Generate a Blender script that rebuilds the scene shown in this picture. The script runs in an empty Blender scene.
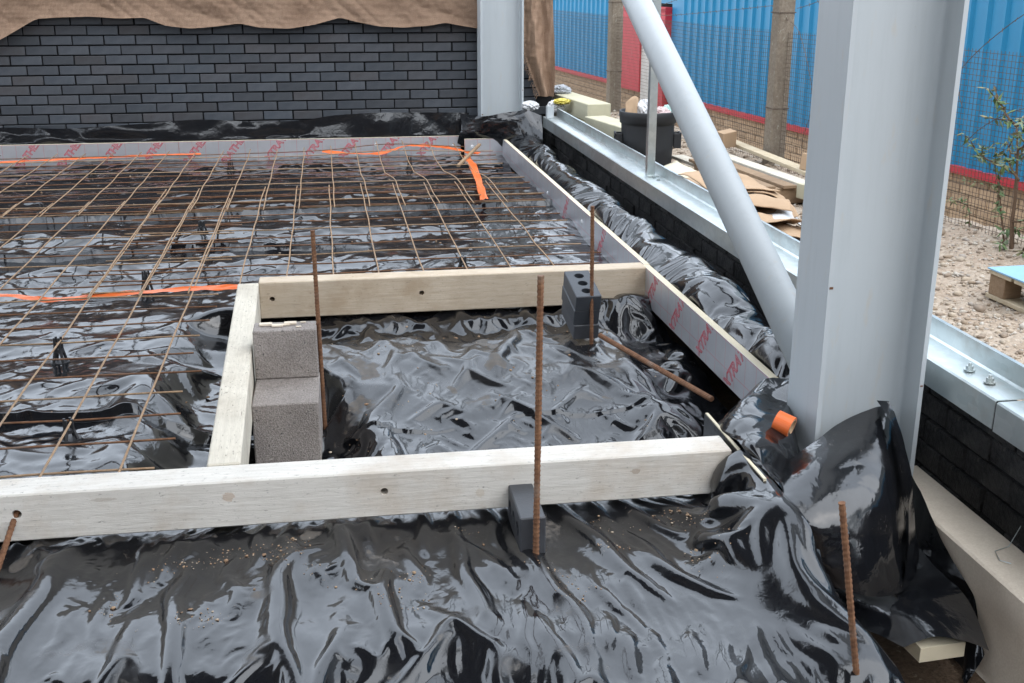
import bpy, bmesh, math, random
import numpy as np
from mathutils import Vector, Matrix
R = math.radians
random.seed(7)
rng = np.random.default_rng(7)
sc = bpy.context.scene
col = sc.collection

# ------------------------------------------------------------------ camera, world, sun, exposure
cam_d = bpy.data.cameras.new('camera'); cam = bpy.data.objects.new('camera', cam_d); col.objects.link(cam)
cam.location = (0, 0, 1.38)
cam.rotation_euler = (R(90 - 17.90), 0, R(-9.184))
cam_d.sensor_width = 36; cam_d.lens = 39.73; cam_d.clip_start = .05; cam_d.clip_end = 500
sc.camera = cam
SUN_EL, SUN_AZ = R(52), R(150)          # compass bearing from +Y, clockwise: behind the camera, to the right
w = bpy.data.worlds.new('World'); sc.world = w; w.use_nodes = True
nt = w.node_tree; nt.nodes.clear()
sky = nt.nodes.new('ShaderNodeTexSky'); sky.sky_type = 'NISHITA'; sky.sun_disc = False
sky.sun_elevation = SUN_EL; sky.sun_rotation = SUN_AZ
sky.air_density = 1.2; sky.dust_density = 4.0; sky.ozone_density = 1.0
hs = nt.nodes.new('ShaderNodeHueSaturation'); hs.inputs['Saturation'].default_value = .42
bgn = nt.nodes.new('ShaderNodeBackground'); bgn.inputs['Strength'].default_value = .12
wo = nt.nodes.new('ShaderNodeOutputWorld')
ov = nt.nodes.new('ShaderNodeMix'); ov.data_type = 'RGBA'; ov.inputs[0].default_value = .8      # even cloud cover over the clear sky
ov.inputs[7].default_value = (8.4, 9.4, 10.8, 1)
nt.links.new(sky.outputs[0], hs.inputs['Color']); nt.links.new(hs.outputs[0], ov.inputs[6]); nt.links.new(ov.outputs[2], bgn.inputs['Color']); nt.links.new(bgn.outputs[0], wo.inputs['Surface'])
sd = bpy.data.lights.new('sun', 'SUN'); sd.energy = .9; sd.angle = R(100); sd.color = (1, .97, .92)
so = bpy.data.objects.new('sun', sd); col.objects.link(so)
so.rotation_euler = Vector((math.sin(SUN_AZ) * math.cos(SUN_EL), math.cos(SUN_AZ) * math.cos(SUN_EL), math.sin(SUN_EL))).to_track_quat('Z', 'Y').to_euler()
sc.view_settings.view_transform = 'Standard'; sc.view_settings.look = 'None'
sc.view_settings.exposure = 1.47; sc.view_settings.gamma = 1.0; sc.view_settings.use_curve_mapping = False

# ------------------------------------------------------------------ helpers
def tag(o, label=None, cat=None, group=None, kind=None):
    if label: o['label'] = label
    if cat: o['category'] = cat
    if group: o['group'] = group
    if kind: o['kind'] = kind
    return o
def thing(name, label, cat, loc=(0, 0, 0), rz=0, group=None):
    o = bpy.data.objects.new(name, None); col.objects.link(o)
    o.location = loc; o.rotation_euler = (0, 0, rz); o.empty_display_size = .1
    return tag(o, label, cat, group)
def link(name, me, parent=None, loc=None, rot=None, scale=None):
    o = bpy.data.objects.new(name, me); col.objects.link(o)
    if parent: o.parent = parent
    if loc is not None: o.location = loc
    if rot is not None: o.rotation_euler = rot
    if scale is not None: o.scale = scale
    return o
def mesh(name, V, F, mat=None, smooth=False):
    me = bpy.data.meshes.new(name)
    me.from_pydata([tuple(map(float, v)) for v in V], [], F); me.update()
    if smooth: me.polygons.foreach_set('use_smooth', [True] * len(me.polygons))
    if mat: me.materials.append(mat)
    return me
class MB:
    def __init__(s): s.V = []; s.F = []
    def add(s, V, F):
        n = len(s.V); s.V += [tuple(v) for v in V]; s.F += [tuple(i + n for i in f) for f in F]; return s
    def box(s, x0, x1, y0, y1, z0, z1, b=0, M=None):
        V, F = cbox(x1 - x0, y1 - y0, z1 - z0, b)
        c = Vector(((x0 + x1) / 2, (y0 + y1) / 2, (z0 + z1) / 2))
        V = [Vector(v) + c for v in V]
        if M: V = [M @ v for v in V]
        return s.add(V, F)
    def tube(s, pts, r, n=8, cap=True):
        pts = [Vector(p) for p in pts]; V = []; F = []
        up = None
        for i, p in enumerate(pts):
            d = (pts[min(i + 1, len(pts) - 1)] - pts[max(i - 1, 0)]).normalized()
            if up is None: up = Vector((0, 0, 1)) if abs(d.z) < .9 else Vector((1, 0, 0))
            a = d.cross(up).normalized(); b = a.cross(d).normalized(); up = b
            rr = r[i] if isinstance(r, (list, tuple)) else r
            for k in range(n):
                t = 2 * math.pi * k / n; V.append(p + a * (rr * math.cos(t)) + b * (rr * math.sin(t)))
        for i in range(len(pts) - 1):
            for k in range(n):
                F.append((i * n + k, i * n + (k + 1) % n, (i + 1) * n + (k + 1) % n, (i + 1) * n + k))
        if cap:
            F.append(tuple(range(n))[::-1]); F.append(tuple((len(pts) - 1) * n + k for k in range(n)))
        return s.add(V, F)
    def prism(s, poly, axis, a0, a1):
        """extrude a polygon (list of 2D) along axis 'x','y' or 'z'"""
        n = len(poly); V = []
        for a in (a0, a1):
            for p, q in poly:
                V.append({'x': (a, p, q), 'y': (p, a, q), 'z': (p, q, a)}[axis])
        F = [(k, (k + 1) % n, n + (k + 1) % n, n + k) for k in range(n)]
        F += [tuple(range(n))[::-1], tuple(range(n, 2 * n))]
        return s.add(V, F)
    def me(s, name, mat, smooth=False):
        m = mesh(name, s.V, s.F, mat, smooth)
        bm = bmesh.new(); bm.from_mesh(m); bmesh.ops.recalc_face_normals(bm, faces=bm.faces); bm.to_mesh(m); bm.free()
        return m
    def build(s, name, mat, parent=None, smooth=False, **k): return link(name, s.me(name, mat, smooth), parent, **k)
def cbox(sx, sy, sz, b=0):
    hx, hy, hz = sx / 2, sy / 2, sz / 2
    if not b:
        V = [(x, y, z) for z in (-hz, hz) for y in (-hy, hy) for x in (-hx, hx)]
        return V, [(0, 2, 3, 1), (4, 5, 7, 6), (0, 1, 5, 4), (2, 6, 7, 3), (0, 4, 6, 2), (1, 3, 7, 5)]
    V = []; idx = {}
    for sx_ in (-1, 1):
        for sy_ in (-1, 1):
            for sz_ in (-1, 1):
                for a in range(3):
                    p = [sx_ * (hx - b), sy_ * (hy - b), sz_ * (hz - b)]
                    p[a] += (sx_, sy_, sz_)[a] * b
                    idx[(sx_, sy_, sz_, a)] = len(V); V.append(tuple(p))
    F = []
    for a in range(3):
        o = [i for i in range(3) if i != a]
        for s in (-1, 1):
            f = []
            for p, q in ((-1, -1), (1, -1), (1, 1), (-1, 1)):
                k = [0, 0, 0]; k[a] = s; k[o[0]] = p; k[o[1]] = q; f.append(idx[(*k, a)])
            F.append(tuple(f))
        for p in (-1, 1):
            for q in (-1, 1):
                f = []
                for e, ax in ((-1, o[0]), (1, o[0]), (1, o[1]), (-1, o[1])):
                    k = [0, 0, 0]; k[a] = e; k[o[0]] = p; k[o[1]] = q; f.append(idx[(*k, ax)])
                F.append(tuple(f))
    for x in (-1, 1):
        for y in (-1, 1):
            for z in (-1, 1): F.append(tuple(idx[(x, y, z, a)] for a in range(3)))
    return V, F
def boolean(me, cutter_mb):
    o = bpy.data.objects.new('tmp', me); col.objects.link(o)
    c = cutter_mb.build('tmpc', None)
    m = o.modifiers.new('b', 'BOOLEAN'); m.object = c; m.operation = 'DIFFERENCE'; m.solver = 'EXACT'
    dg = bpy.context.evaluated_depsgraph_get()
    r = bpy.data.meshes.new_from_object(o.evaluated_get(dg))
    bpy.data.objects.remove(o); bpy.data.objects.remove(c)
    return r

# ---- noise
def _h(ix, iy, s):
    n = (ix.astype(np.int64) * 374761393 + iy.astype(np.int64) * 668265263 + s * 974711) & 0xffffffff
    n = ((n ^ (n >> 13)) * 1274126177) & 0xffffffff
    n = ((n ^ (n >> 15)) * 2246822519) & 0xffffffff
    return (n ^ (n >> 16)) & 0xffff
def pn(x, y, s=0):
    x = np.asarray(x, float); y = np.asarray(y, float)
    ix = np.floor(x); iy = np.floor(y); fx = x - ix; fy = y - iy
    u = fx * fx * fx * (fx * (fx * 6 - 15) + 10); v = fy * fy * fy * (fy * (fy * 6 - 15) + 10)
    def g(a, b):
        t = _h(ix + a, iy + b, s) * (2 * math.pi / 65536.)
        return np.cos(t) * (fx - a) + np.sin(t) * (fy - b)
    return 1.5 * ((g(0, 0) * (1 - u) + g(1, 0) * u) * (1 - v) + (g(0, 1) * (1 - u) + g(1, 1) * u) * v)
def fbm(x, y, s, o=3): return sum(pn(x * 2 ** i, y * 2 ** i, s + i) / 2 ** i for i in range(o))
def ridge(x, y, s, e=.05): return .55 - np.sqrt(pn(x, y, s) ** 2 + e * e)
def sst(a, b, x): t = np.clip((x - a) / (b - a), 0, 1); return t * t * (3 - 2 * t)
def folds(x, y, s, f, el, warp=.35, e=.06):
    """long creases running mostly along +y: frequency f across, el along"""
    wx = x + warp / f * pn(x * f * .35, y * el * 1.7, s + 50)
    return ridge(wx * f, y * el, s, e)
def tri(t, e=.07):
    d = t - np.floor(t) - .5
    return np.sqrt(d * d + e * e)
def crumple(x, y, s, f, n=5):
    """straight facets meeting in sharp creases, in patches"""
    h = np.zeros_like(x); r = np.random.default_rng(s)
    for i in range(n):
        a = r.uniform(0, math.pi); ff = f * r.uniform(.6, 1.6)
        c = x * math.cos(a) + y * math.sin(a)
        m = sst(-.15, .45, pn(x * f * .35 + 9 * i, y * f * .35, s + i))
        h += m * tri(c * ff + r.uniform() + .35 * pn(x * f * .5, y * f * .5, s + 20 + i)) / ff
    return h
def grid_mesh(name, X, Y, Z, mat, dust=None, cut=None):
    ny, nx = X.shape
    me = bpy.data.meshes.new(name)
    me.vertices.add(nx * ny); me.vertices.foreach_set('co', np.stack([X, Y, Z], -1).astype(np.float32).ravel())
    i = (np.arange(ny - 1)[:, None] * nx + np.arange(nx - 1)[None]).ravel()
    q = np.stack([i, i + 1, i + 1 + nx, i + nx], -1).astype(np.int32)
    if cut is not None: q = q[~cut(X, Y).ravel()[q].any(1)]
    me.loops.add(q.size); me.loops.foreach_set('vertex_index', q.ravel())
    me.polygons.add(len(q)); me.polygons.foreach_set('loop_start', np.arange(0, q.size, 4, dtype=np.int32))
    me.polygons.foreach_set('use_smooth', np.ones(len(q), bool))
    me.update(calc_edges=True)
    if dust is not None:
        a = me.attributes.new('dust', 'FLOAT', 'POINT'); a.data.foreach_set('value', np.clip(dust, 0, 1).astype(np.float32).ravel())
    me.materials.append(mat); me.validate()
    return me
def spline_grid(P, m, n):
    """Catmull-Rom surface through a grid of control points"""
    P = np.array(P, float)
    def up(A, k):
        N = A.shape[0]; t = np.linspace(0, N - 1 - 1e-6, k); i = t.astype(int); f = (t - i)[:, None, None]
        A = np.concatenate([2 * A[:1] - A[1:2], A, 2 * A[-1:] - A[-2:-1]])
        p0, p1, p2, p3 = A[i], A[i + 1], A[i + 2], A[i + 3]
        return .5 * (2 * p1 + (p2 - p0) * f + (2 * p0 - 5 * p1 + 4 * p2 - p3) * f ** 2 + (3 * p1 - p0 - 3 * p2 + p3) * f ** 3)
    A = up(P, m); return up(A.transpose(1, 0, 2), n).transpose(1, 0, 2)
def normals(S):
    du = np.gradient(S, axis=1); dv = np.gradient(S, axis=0); n = np.cross(du, dv)
    return n / np.maximum(np.linalg.norm(n, axis=-1, keepdims=True), 1e-9)

# ---- materials
def M_(name, base, rough=.6, metal=0, spec=.5):
    m = bpy.data.materials.new(name); m.use_nodes = True
    n = m.node_tree.nodes; b = n['Principled BSDF']
    b.inputs['Base Color'].default_value = (*base, 1); b.inputs['Roughness'].default_value = rough
    b.inputs['Metallic'].default_value = metal; b.inputs['Specular IOR Level'].default_value = spec
    return m, m.node_tree, b
class NT:
    def __init__(s, t): s.t = t
    def n(s, ty, **k):
        o = s.t.nodes.new(ty)
        for a, v in k.items():
            if a.startswith('i_'):
                o.inputs[int(a[2:]) if a[2:].isdigit() else a[2:].replace('_', ' ')].default_value = v
            else: setattr(o, a, v)
        return o
    def l(s, a, b): s.t.links.new(a, b)
    def coord(s, which='Object', scale=(1, 1, 1)):
        c = s.n('ShaderNodeTexCoord'); m = s.n('ShaderNodeMapping'); m.inputs['Scale'].default_value = scale
        s.l(c.outputs[which], m.inputs[0]); return m.outputs[0]
    def noise(s, vec, scale, det=4, rough=.55, dist=0):
        o = s.n('ShaderNodeTexNoise'); o.inputs['Scale'].default_value = scale; o.inputs['Detail'].default_value = det
        o.inputs['Roughness'].default_value = rough; o.inputs['Distortion'].default_value = dist; s.l(vec, o.inputs['Vector']); return o.outputs['Fac']
    def ramp(s, fac, stops):
        r = s.n('ShaderNodeValToRGB'); e = r.color_ramp.elements
        while len(e) < len(stops): e.new(.5)
        for k, (p, c) in enumerate(stops):
            e[k].position = p; e[k].color = (*c, 1) if not isinstance(c, (int, float)) else (c, c, c, 1)
        s.l(fac, r.inputs[0]); return r.outputs[0]
    def mix(s, fac, a, b, mode='MIX'):
        o = s.n('ShaderNodeMix', data_type='RGBA', blend_type=mode)
        if isinstance(fac, (int, float)): o.inputs[0].default_value = fac
        else: s.l(fac, o.inputs[0])
        for v, k in ((a, 6), (b, 7)):
            if isinstance(v, tuple): o.inputs[k].default_value = (*v, 1) if len(v) == 3 else v
            else: s.l(v, o.inputs[k])
        return o.outputs[2]
    def math(s, op, a, b=0.0, clamp=False):
        o = s.n('ShaderNodeMath', operation=op); o.use_clamp = clamp
        for v, k in ((a, 0), (b, 1)):
            if isinstance(v, (int, float)): o.inputs[k].default_value = v
            else: s.l(v, o.inputs[k])
        return o.outputs[0]
    def bump(s, h, b, strength=.3, dist=.002):
        o = s.n('ShaderNodeBump'); o.inputs['Strength'].default_value = strength; o.inputs['Distance'].default_value = dist
        s.l(h, o.inputs['Height']); s.l(o.outputs[0], b.inputs['Normal'])
def var(t):           # random number per object
    o = t.n('ShaderNodeObjectInfo'); return o.outputs['Random']

def mat_plastic():
    m, t, b = M_('black_polythene', (.012, .013, .016), .12)
    t = NT(t); b.inputs['IOR'].default_value = 1.60
    v = t.coord('Object')
    at = t.n('ShaderNodeAttribute', attribute_name='dust')
    n1 = t.noise(v, 9, 6, .65); n2 = t.noise(v, 45, 4, .6); n3 = t.noise(v, 220, 2)
    a = t.math('MULTIPLY', at.outputs['Fac'], t.math('ADD', t.math('MULTIPLY', n1, 1.3), t.math('MULTIPLY', n2, 1.1)))
    heavy = t.ramp(a, [(.78, 0.), (1.30, 1.)])
    film = t.math('MULTIPLY', t.ramp(n1, [(.45, 0.), (.80, 1.)]), .012)
    film = t.math('ADD', film, t.math('MULTIPLY', t.math('MULTIPLY', at.outputs['Fac'], n1), .10))
    specks = t.math('MULTIPLY', t.ramp(n3, [(.70, 0.), (.76, 1.)]), t.math('ADD', t.math('MULTIPLY', at.outputs['Fac'], .6), .02))
    sm = t.noise(t.coord('Object', (1, .8, 1)), 17, 6, .72, 1.5)
    smear = t.math('MULTIPLY', t.ramp(sm, [(.60, 0.), (.70, 1.)]), t.math('MULTIPLY', at.outputs['Fac'], 1.1), True)
    f = t.math('MAXIMUM', t.math('MAXIMUM', t.math('MULTIPLY', heavy, .6), film), t.math('MAXIMUM', specks, t.math('MULTIPLY', smear, .7)), True)
    dustc = t.mix(n2, (.070, .066, .062), (.18, .15, .12))
    dustc = t.mix(smear, dustc, (.34, .25, .17))
    t.l(t.mix(f, (.006, .0065, .008), dustc), b.inputs['Base Color'])
    r = t.math('ADD', t.math('MULTIPLY', f, .8), t.math('ADD', t.math('MULTIPLY', n1, .07), t.math('ADD', t.math('MULTIPLY', at.outputs['Fac'], .25), .07)), True)
    t.l(r, b.inputs['Roughness'])
    mv = t.noise(t.coord('Object', (1, .6, 1)), 38, 3, .5, .6)
    cr = t.n('ShaderNodeTexNoise', noise_type='RIDGED_MULTIFRACTAL'); t.l(t.coord('Object', (1, .62, 1)), cr.inputs['Vector'])
    cr.inputs['Scale'].default_value = 9; cr.inputs['Detail'].default_value = 2.5; cr.inputs['Roughness'].default_value = .45; cr.inputs['Distortion'].default_value = .5
    t.bump(t.math('ADD', t.math('MULTIPLY', mv, .35), t.math('MULTIPLY', cr.outputs['Fac'], .55)), b, .25, .012)
    return m
PLASTIC = mat_plastic()

def mat_wood(name, c0, c1, stain, gscale=1.0, marks=.5):
    m, t, b = M_(name, c0, .8, 0, .25); t = NT(t)
    v = t.coord('Object', (1.2, 14, 14)); v2 = t.coord('Object')
    g = t.noise(v, 6 * gscale, 6, .6, .4); g2 = t.noise(v, 30, 3, .6)
    c = t.mix(t.ramp(g, [(.3, 0.), (.7, 1.)]), c0, c1)
    bl = t.noise(v2, 5, 5, .65)
    c = t.mix(t.math('MULTIPLY', t.ramp(bl, [(.46, 0.), (.68, 1.)]), .6), c, stain)
    st = t.noise(t.coord('Object', (3, 9, 9)), 13, 5, .7)
    c = t.mix(t.math('MULTIPLY', t.ramp(st, [(.60, 0.), (.69, 1.)]), marks), c, tuple(x * .22 for x in c0))
    ck = t.noise(t.coord('Object', (2.0, 45, 45)), 5, 3, .5)
    c = t.mix(t.math('MULTIPLY', t.ramp(ck, [(.70, 0.), (.74, 1.)]), marks), c, tuple(x * .15 for x in c0))
    sp_ = t.noise(v2, 120, 3, .7); big = t.noise(v2, 2.2, 4, .6)
    c = t.mix(t.math('MULTIPLY', t.math('MULTIPLY', t.ramp(sp_, [(.62, 0.), (.70, 1.)]), t.ramp(big, [(.42, 0.), (.62, 1.)])), marks), c, tuple(x * .3 for x in c0))
    c = t.mix(t.math('MULTIPLY', t.ramp(big, [(.35, 1.), (.6, 0.)]), .30), c, tuple(x * .68 for x in c0))
    t.l(c, b.inputs['Base Color'])
    t.bump(t.math('ADD', t.math('MULTIPLY', g2, .5), t.math('MULTIPLY', g, 1.)), b, .5, .003)
    return m
def knots(m, spots):
    t = NT(m.node_tree); b = m.node_tree.nodes['Principled BSDF']; c = b.inputs['Base Color'].links[0].from_socket
    co = t.n('ShaderNodeTexCoord'); nz = t.noise(co.outputs['Object'], 60, 4, .7)
    for x, z, rx, rz, colr in spots:
        mp = t.n('ShaderNodeMapping', vector_type='TEXTURE'); mp.inputs['Location'].default_value = (x, 0, z); mp.inputs['Scale'].default_value = (rx, 10, rz); t.l(co.outputs['Object'], mp.inputs[0])
        ln = t.n('ShaderNodeVectorMath', operation='LENGTH'); t.l(mp.outputs[0], ln.inputs[0])
        f = t.ramp(t.math('ADD', ln.outputs['Value'], t.math('MULTIPLY', nz, 1.2)), [(.75, .75), (1.0, 0.)]) if 0 else t.math('LESS_THAN', t.math('ADD', ln.outputs['Value'], t.math('MULTIPLY', nz, 1.4)), 1.35)
        c = t.mix(t.math('MULTIPLY', f, .45), c, colr)
    t.l(c, b.inputs['Base Color'])
def mat_speck(name, c0, c1, scale=180, rough=.9, spots=None, bump=.5, dist=.002, blot=.35, blotc=None, rnd=0):
    m, t, b = M_(name, c0, rough, 0, .3); t = NT(t); v = t.coord('Object')
    n = t.noise(v, scale, 3, .7); n2 = t.noise(v, 7, 5, .6)
    c = t.mix(t.ramp(n, [(.35, 0.), (.65, 1.)]), c0, c1)
    c = t.mix(t.math('MULTIPLY', t.ramp(n2, [(.42, 0.), (.68, 1.)]), blot), c, blotc or tuple(x * .55 for x in c0))
    if spots: c = t.mix(t.ramp(t.noise(v, scale * .6, 2), [(.66, 0.), (.70, 1.)]), c, spots)
    if rnd:
        k = t.n('ShaderNodeMapRange'); k.inputs['To Min'].default_value = 1 - rnd; k.inputs['To Max'].default_value = 1 + rnd
        t.l(var(t), k.inputs[0]); c = t.mix(1.0, c, k.outputs[0], 'MULTIPLY')
    t.l(c, b.inputs['Base Color']); t.bump(n, b, bump, dist)
    return m
def mat_steelpaint(name, c):
    m, t, b = M_(name, c, .42, 0, .4); t = NT(t); v = t.coord('Object')
    n = t.noise(v, 3, 5, .6); n2 = t.noise(t.coord('Object', (1, 1, .25)), 25, 5, .7)
    cc = t.mix(t.math('MULTIPLY', t.ramp(n, [(.4, 0.), (.7, 1.)]), .12), c, tuple(x * .8 for x in c))
    cc = t.mix(t.math('MULTIPLY', t.ramp(n2, [(.60, 0.), (.72, 1.)]), .4), cc, (.44, .38, .30))
    n4 = t.noise(t.coord('Object', (8, 8, .6)), 3, 5, .7)
    cc = t.mix(t.math('MULTIPLY', t.ramp(n4, [(.52, 0.), (.72, 1.)]), .22), cc, tuple(x * .72 for x in c))
    n5 = t.noise(v, 60, 4, .75)
    cc = t.mix(t.math('MULTIPLY', t.ramp(n5, [(.70, 0.), (.74, 1.)]), .5), cc, (.26, .22, .18))
    t.l(cc, b.inputs['Base Color']); t.l(t.math('ADD', t.math('MULTIPLY', n2, .25), .3), b.inputs['Roughness'])
    t.bump(t.noise(v, 90, 2), b, .08, .001)
    return m
def mat_galv():
    m, t, b = M_('galvanised_steel', (.55, .58, .58), .3, 1.0); t = NT(t); v = t.coord('Object')
    vo = t.n('ShaderNodeTexVoronoi'); vo.inputs['Scale'].default_value = 45; t.l(t.coord('Object', (1, .5, 1)), vo.inputs[0])
    n = t.noise(v, 6, 5, .65)
    c = t.mix(.35, (.55, .60, .60), t.ramp(vo.outputs['Color'], [(0, (.42, .47, .47)), (1, (.70, .73, .72))]))
    c = t.mix(t.math('MULTIPLY', t.ramp(n, [(.52, 0.), (.7, 1.)]), .5), c, (.42, .38, .33))
    t.l(c, b.inputs['Base Color']); t.l(t.math('ADD', t.math('MULTIPLY', n, .35), .18), b.inputs['Roughness'])
    return m
def mat_rust(name, c0, c1):
    m, t, b = M_(name, c0, .85, 0, .3); t = NT(t); v = t.coord('Object')
    n = t.noise(v, 40, 5, .7)
    c = t.mix(t.ramp(n, [(.35, 0.), (.65, 1.)]), c0, c1)
    c = t.mix(t.ramp(t.noise(v, 9, 3), [(.55, 0.), (.7, .6)]), c, (.26, .21, .17))
    t.l(c, b.inputs['Base Color']); t.bump(n, b, .4, .001); return m
def mat_hessian(name='hessian_cloth', g=1.0):
    m, t, b = M_(name, (.3, .19, .12), .95, 0, .05); t = NT(t)
    a = t.n('ShaderNodeTexWave', wave_type='BANDS', bands_direction='X'); c2 = t.n('ShaderNodeTexWave', wave_type='BANDS', bands_direction='Z')
    v = t.coord('Object')
    for w_ in (a, c2):
        w_.inputs['Scale'].default_value = 34; w_.inputs['Distortion'].default_value = 2.0; w_.inputs['Detail'].default_value = 3; w_.inputs['Detail Scale'].default_value = 2; t.l(v, w_.inputs[0])
    h = t.math('ADD', a.outputs['Fac'], c2.outputs['Fac']); n = t.noise(v, 4, 5, .6); n2 = t.noise(v, 130, 3, .8)
    c = t.mix(t.ramp(h, [(.3, 0.), (1.5, 1.)]), tuple(g * x for x in (.185, .118, .082)), tuple(g * x for x in (.345, .235, .165)))
    c = t.mix(t.math('MULTIPLY', t.ramp(n, [(.42, 0.), (.68, 1.)]), .45), c, tuple(g * x for x in (.21, .13, .088)))
    c = t.mix(t.math('MULTIPLY', t.ramp(n2, [(.5, 0.), (.7, 1.)]), .4), c, tuple(g * x for x in (.40, .29, .21)))
    t.l(c, b.inputs['Base Color']); t.bump(t.math('ADD', h, n2), b, .6, .004); return m
def mat_brickblue():
    m, t, b = M_('blue_engineering_brick', (.06, .066, .075), .5, 0, .5); t = NT(t); v = t.coord('Object')
    n = t.noise(v, 14, 5, .65); n2 = t.noise(v, 110, 3, .6)
    r = var(t)
    c = t.mix(t.ramp(r, [(0, 0.), (.55, .25), (1, 1.)]), (.056, .067, .083), (.070, .066, .070))
    c = t.mix(t.math('MULTIPLY', t.ramp(n, [(.4, 0.), (.7, 1.)]), .6), c, (.10, .11, .122))
    r2 = t.math('FRACT', t.math('MULTIPLY', r, 17.3))
    k = t.math('ADD', t.math('MULTIPLY', r2, .42), .62)
    c = t.mix(1.0, c, k, 'MULTIPLY')
    t.l(c, b.inputs['Base Color']); t.l(t.math('ADD', t.math('MULTIPLY', n, .3), .38), b.inputs['Roughness'])
    t.bump(n2, b, .35, .002); return m
def mat_foil():
    m, t, b = M_('foil_facing', (.62, .63, .65), .34, .72, .5); t = NT(t)
    co = t.n('ShaderNodeTexCoord'); sp = t.n('ShaderNodeSeparateXYZ'); t.l(co.outputs['Object'], sp.inputs[0])
    def line(o, per, wd, off=0.):
        f = t.math('FRACT', t.math('ADD', t.math('DIVIDE', o, per), off)); return t.math('LESS_THAN', f, wd / per)
    ln = t.math('MAXIMUM', line(sp.outputs['X'], .1, .0022), line(sp.outputs['Z'], .1, .0022, .45))
    n = t.noise(co.outputs['Object'], 8, 5, .6)
    c = t.mix(t.math('MULTIPLY', t.ramp(n, [(.4, 0.), (.7, 1.)]), .35), (.64, .65, .68), (.46, .45, .45))
    c = t.mix(t.math('MULTIPLY', ln, .75), c, (.72, .20, .24))
    t.l(c, b.inputs['Base Color']); t.l(t.math('ADD', t.math('MULTIPLY', n, .25), .22), b.inputs['Roughness'])
    t.bump(t.noise(co.outputs['Object'], 25, 3), b, .12, .003); return m
def mat_plain(name, c, rough=.7, spec=.4, var_=.2, scale=9, bump=.15):
    m, t, b = M_(name, c, rough, 0, spec); t = NT(t); v = t.coord('Object'); n = t.noise(v, scale, 5, .65)
    t.l(t.mix(t.math('MULTIPLY', t.ramp(n, [(.35, 0.), (.7, 1.)]), var_ * 2), c, tuple(x * .6 for x in c)), b.inputs['Base Color'])
    t.bump(t.noise(v, scale * 9, 3), b, bump, .002); return m
W_FRONT = mat_wood('weathered_pale_timber', (.525, .495, .445), (.63, .60, .55), (.40, .32, .24), marks=.8)
W_REAR = mat_wood('tan_timber', (.47, .38, .28), (.58, .49, .38), (.36, .26, .165), marks=.6)
W_SIDE = mat_wood('scuffed_weathered_timber', (.51, .465, .385), (.62, .57, .475), (.38, .33, .26), marks=.9)
W_PALE = mat_wood('fresh_sawn_timber', (.60, .49, .33), (.68, .58, .42), (.50, .38, .24), marks=.2)
W_DARK = mat_wood('brown_timber', (.30, .20, .12), (.40, .28, .18), (.20, .13, .08), marks=.3)
knots(W_FRONT, [(1.305, .085, .022, .02, (.34, .21, .12)), (2.372, .083, .022, .011, (.20, .14, .09)), (.55, .07, .03, .012, (.36, .27, .18)), (1.0, .10, .05, .008, (.30, .25, .2)), (1.95, .05, .02, .02, (.42, .34, .25))])
BLOCKM = mat_speck('dense_concrete_block', (.24, .21, .19), (.42, .375, .345), 190, .95, (.11, .10, .095), 1.0, .008, .35)
CONC = mat_speck('precast_concrete', (.64, .55, .44), (.72, .63, .52), 150, .9, None, .4, .002, .35, (.50, .41, .32))
POSTM = mat_speck('weathered_post_concrete', (.21, .17, .13), (.31, .26, .20), 60, .95, (.34, .31, .25), .6, .004, .5, (.17, .13, .095))
BRICKB = mat_brickblue()
MORTAR = mat_plain('dark_mortar', (.022, .022, .024), .95, .2)
BITUMEN = mat_speck('bitumen_painted_block', (.010, .010, .011), (.026, .025, .025), 60, .85, (.05, .047, .043), 1.0, .014, .55, (.060, .056, .052), rnd=.5)
STEEL = mat_steelpaint('grey_steel_paint', (.40, .43, .445))
GALV = mat_galv()
RUST = mat_rust('rusty_rebar', (.14, .065, .035), (.25, .125, .065))
RUSTL = mat_rust('light_rust_wire', (.30, .185, .105), (.43, .295, .185))
HESS = mat_hessian(); HESSL = mat_hessian('pale_hessian', 1.35)
FOIL = mat_foil()
FOAM = mat_plain('cut_foam_edge', (.74, .66, .49), .9, .2, .12)
REDPRINT = mat_plain('red_print', (.62, .085, .12), .6, .3, .1)
ORANGE = mat_plain('orange_tape', (.85, .17, .035), .4, .5, .1)
CARD = mat_plain('brown_cardboard', (.52, .36, .23), .9, .2, .15)
WHITEFILM = mat_plain('white_film', (.72, .72, .72), .35, .5, .1)
BLACKPL = mat_plain('matt_black_plastic', (.018, .018, .02), .5, .5, .1)
HOLE = mat_plain('dark_bore', (.05, .035, .025), .95, .1)

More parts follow.
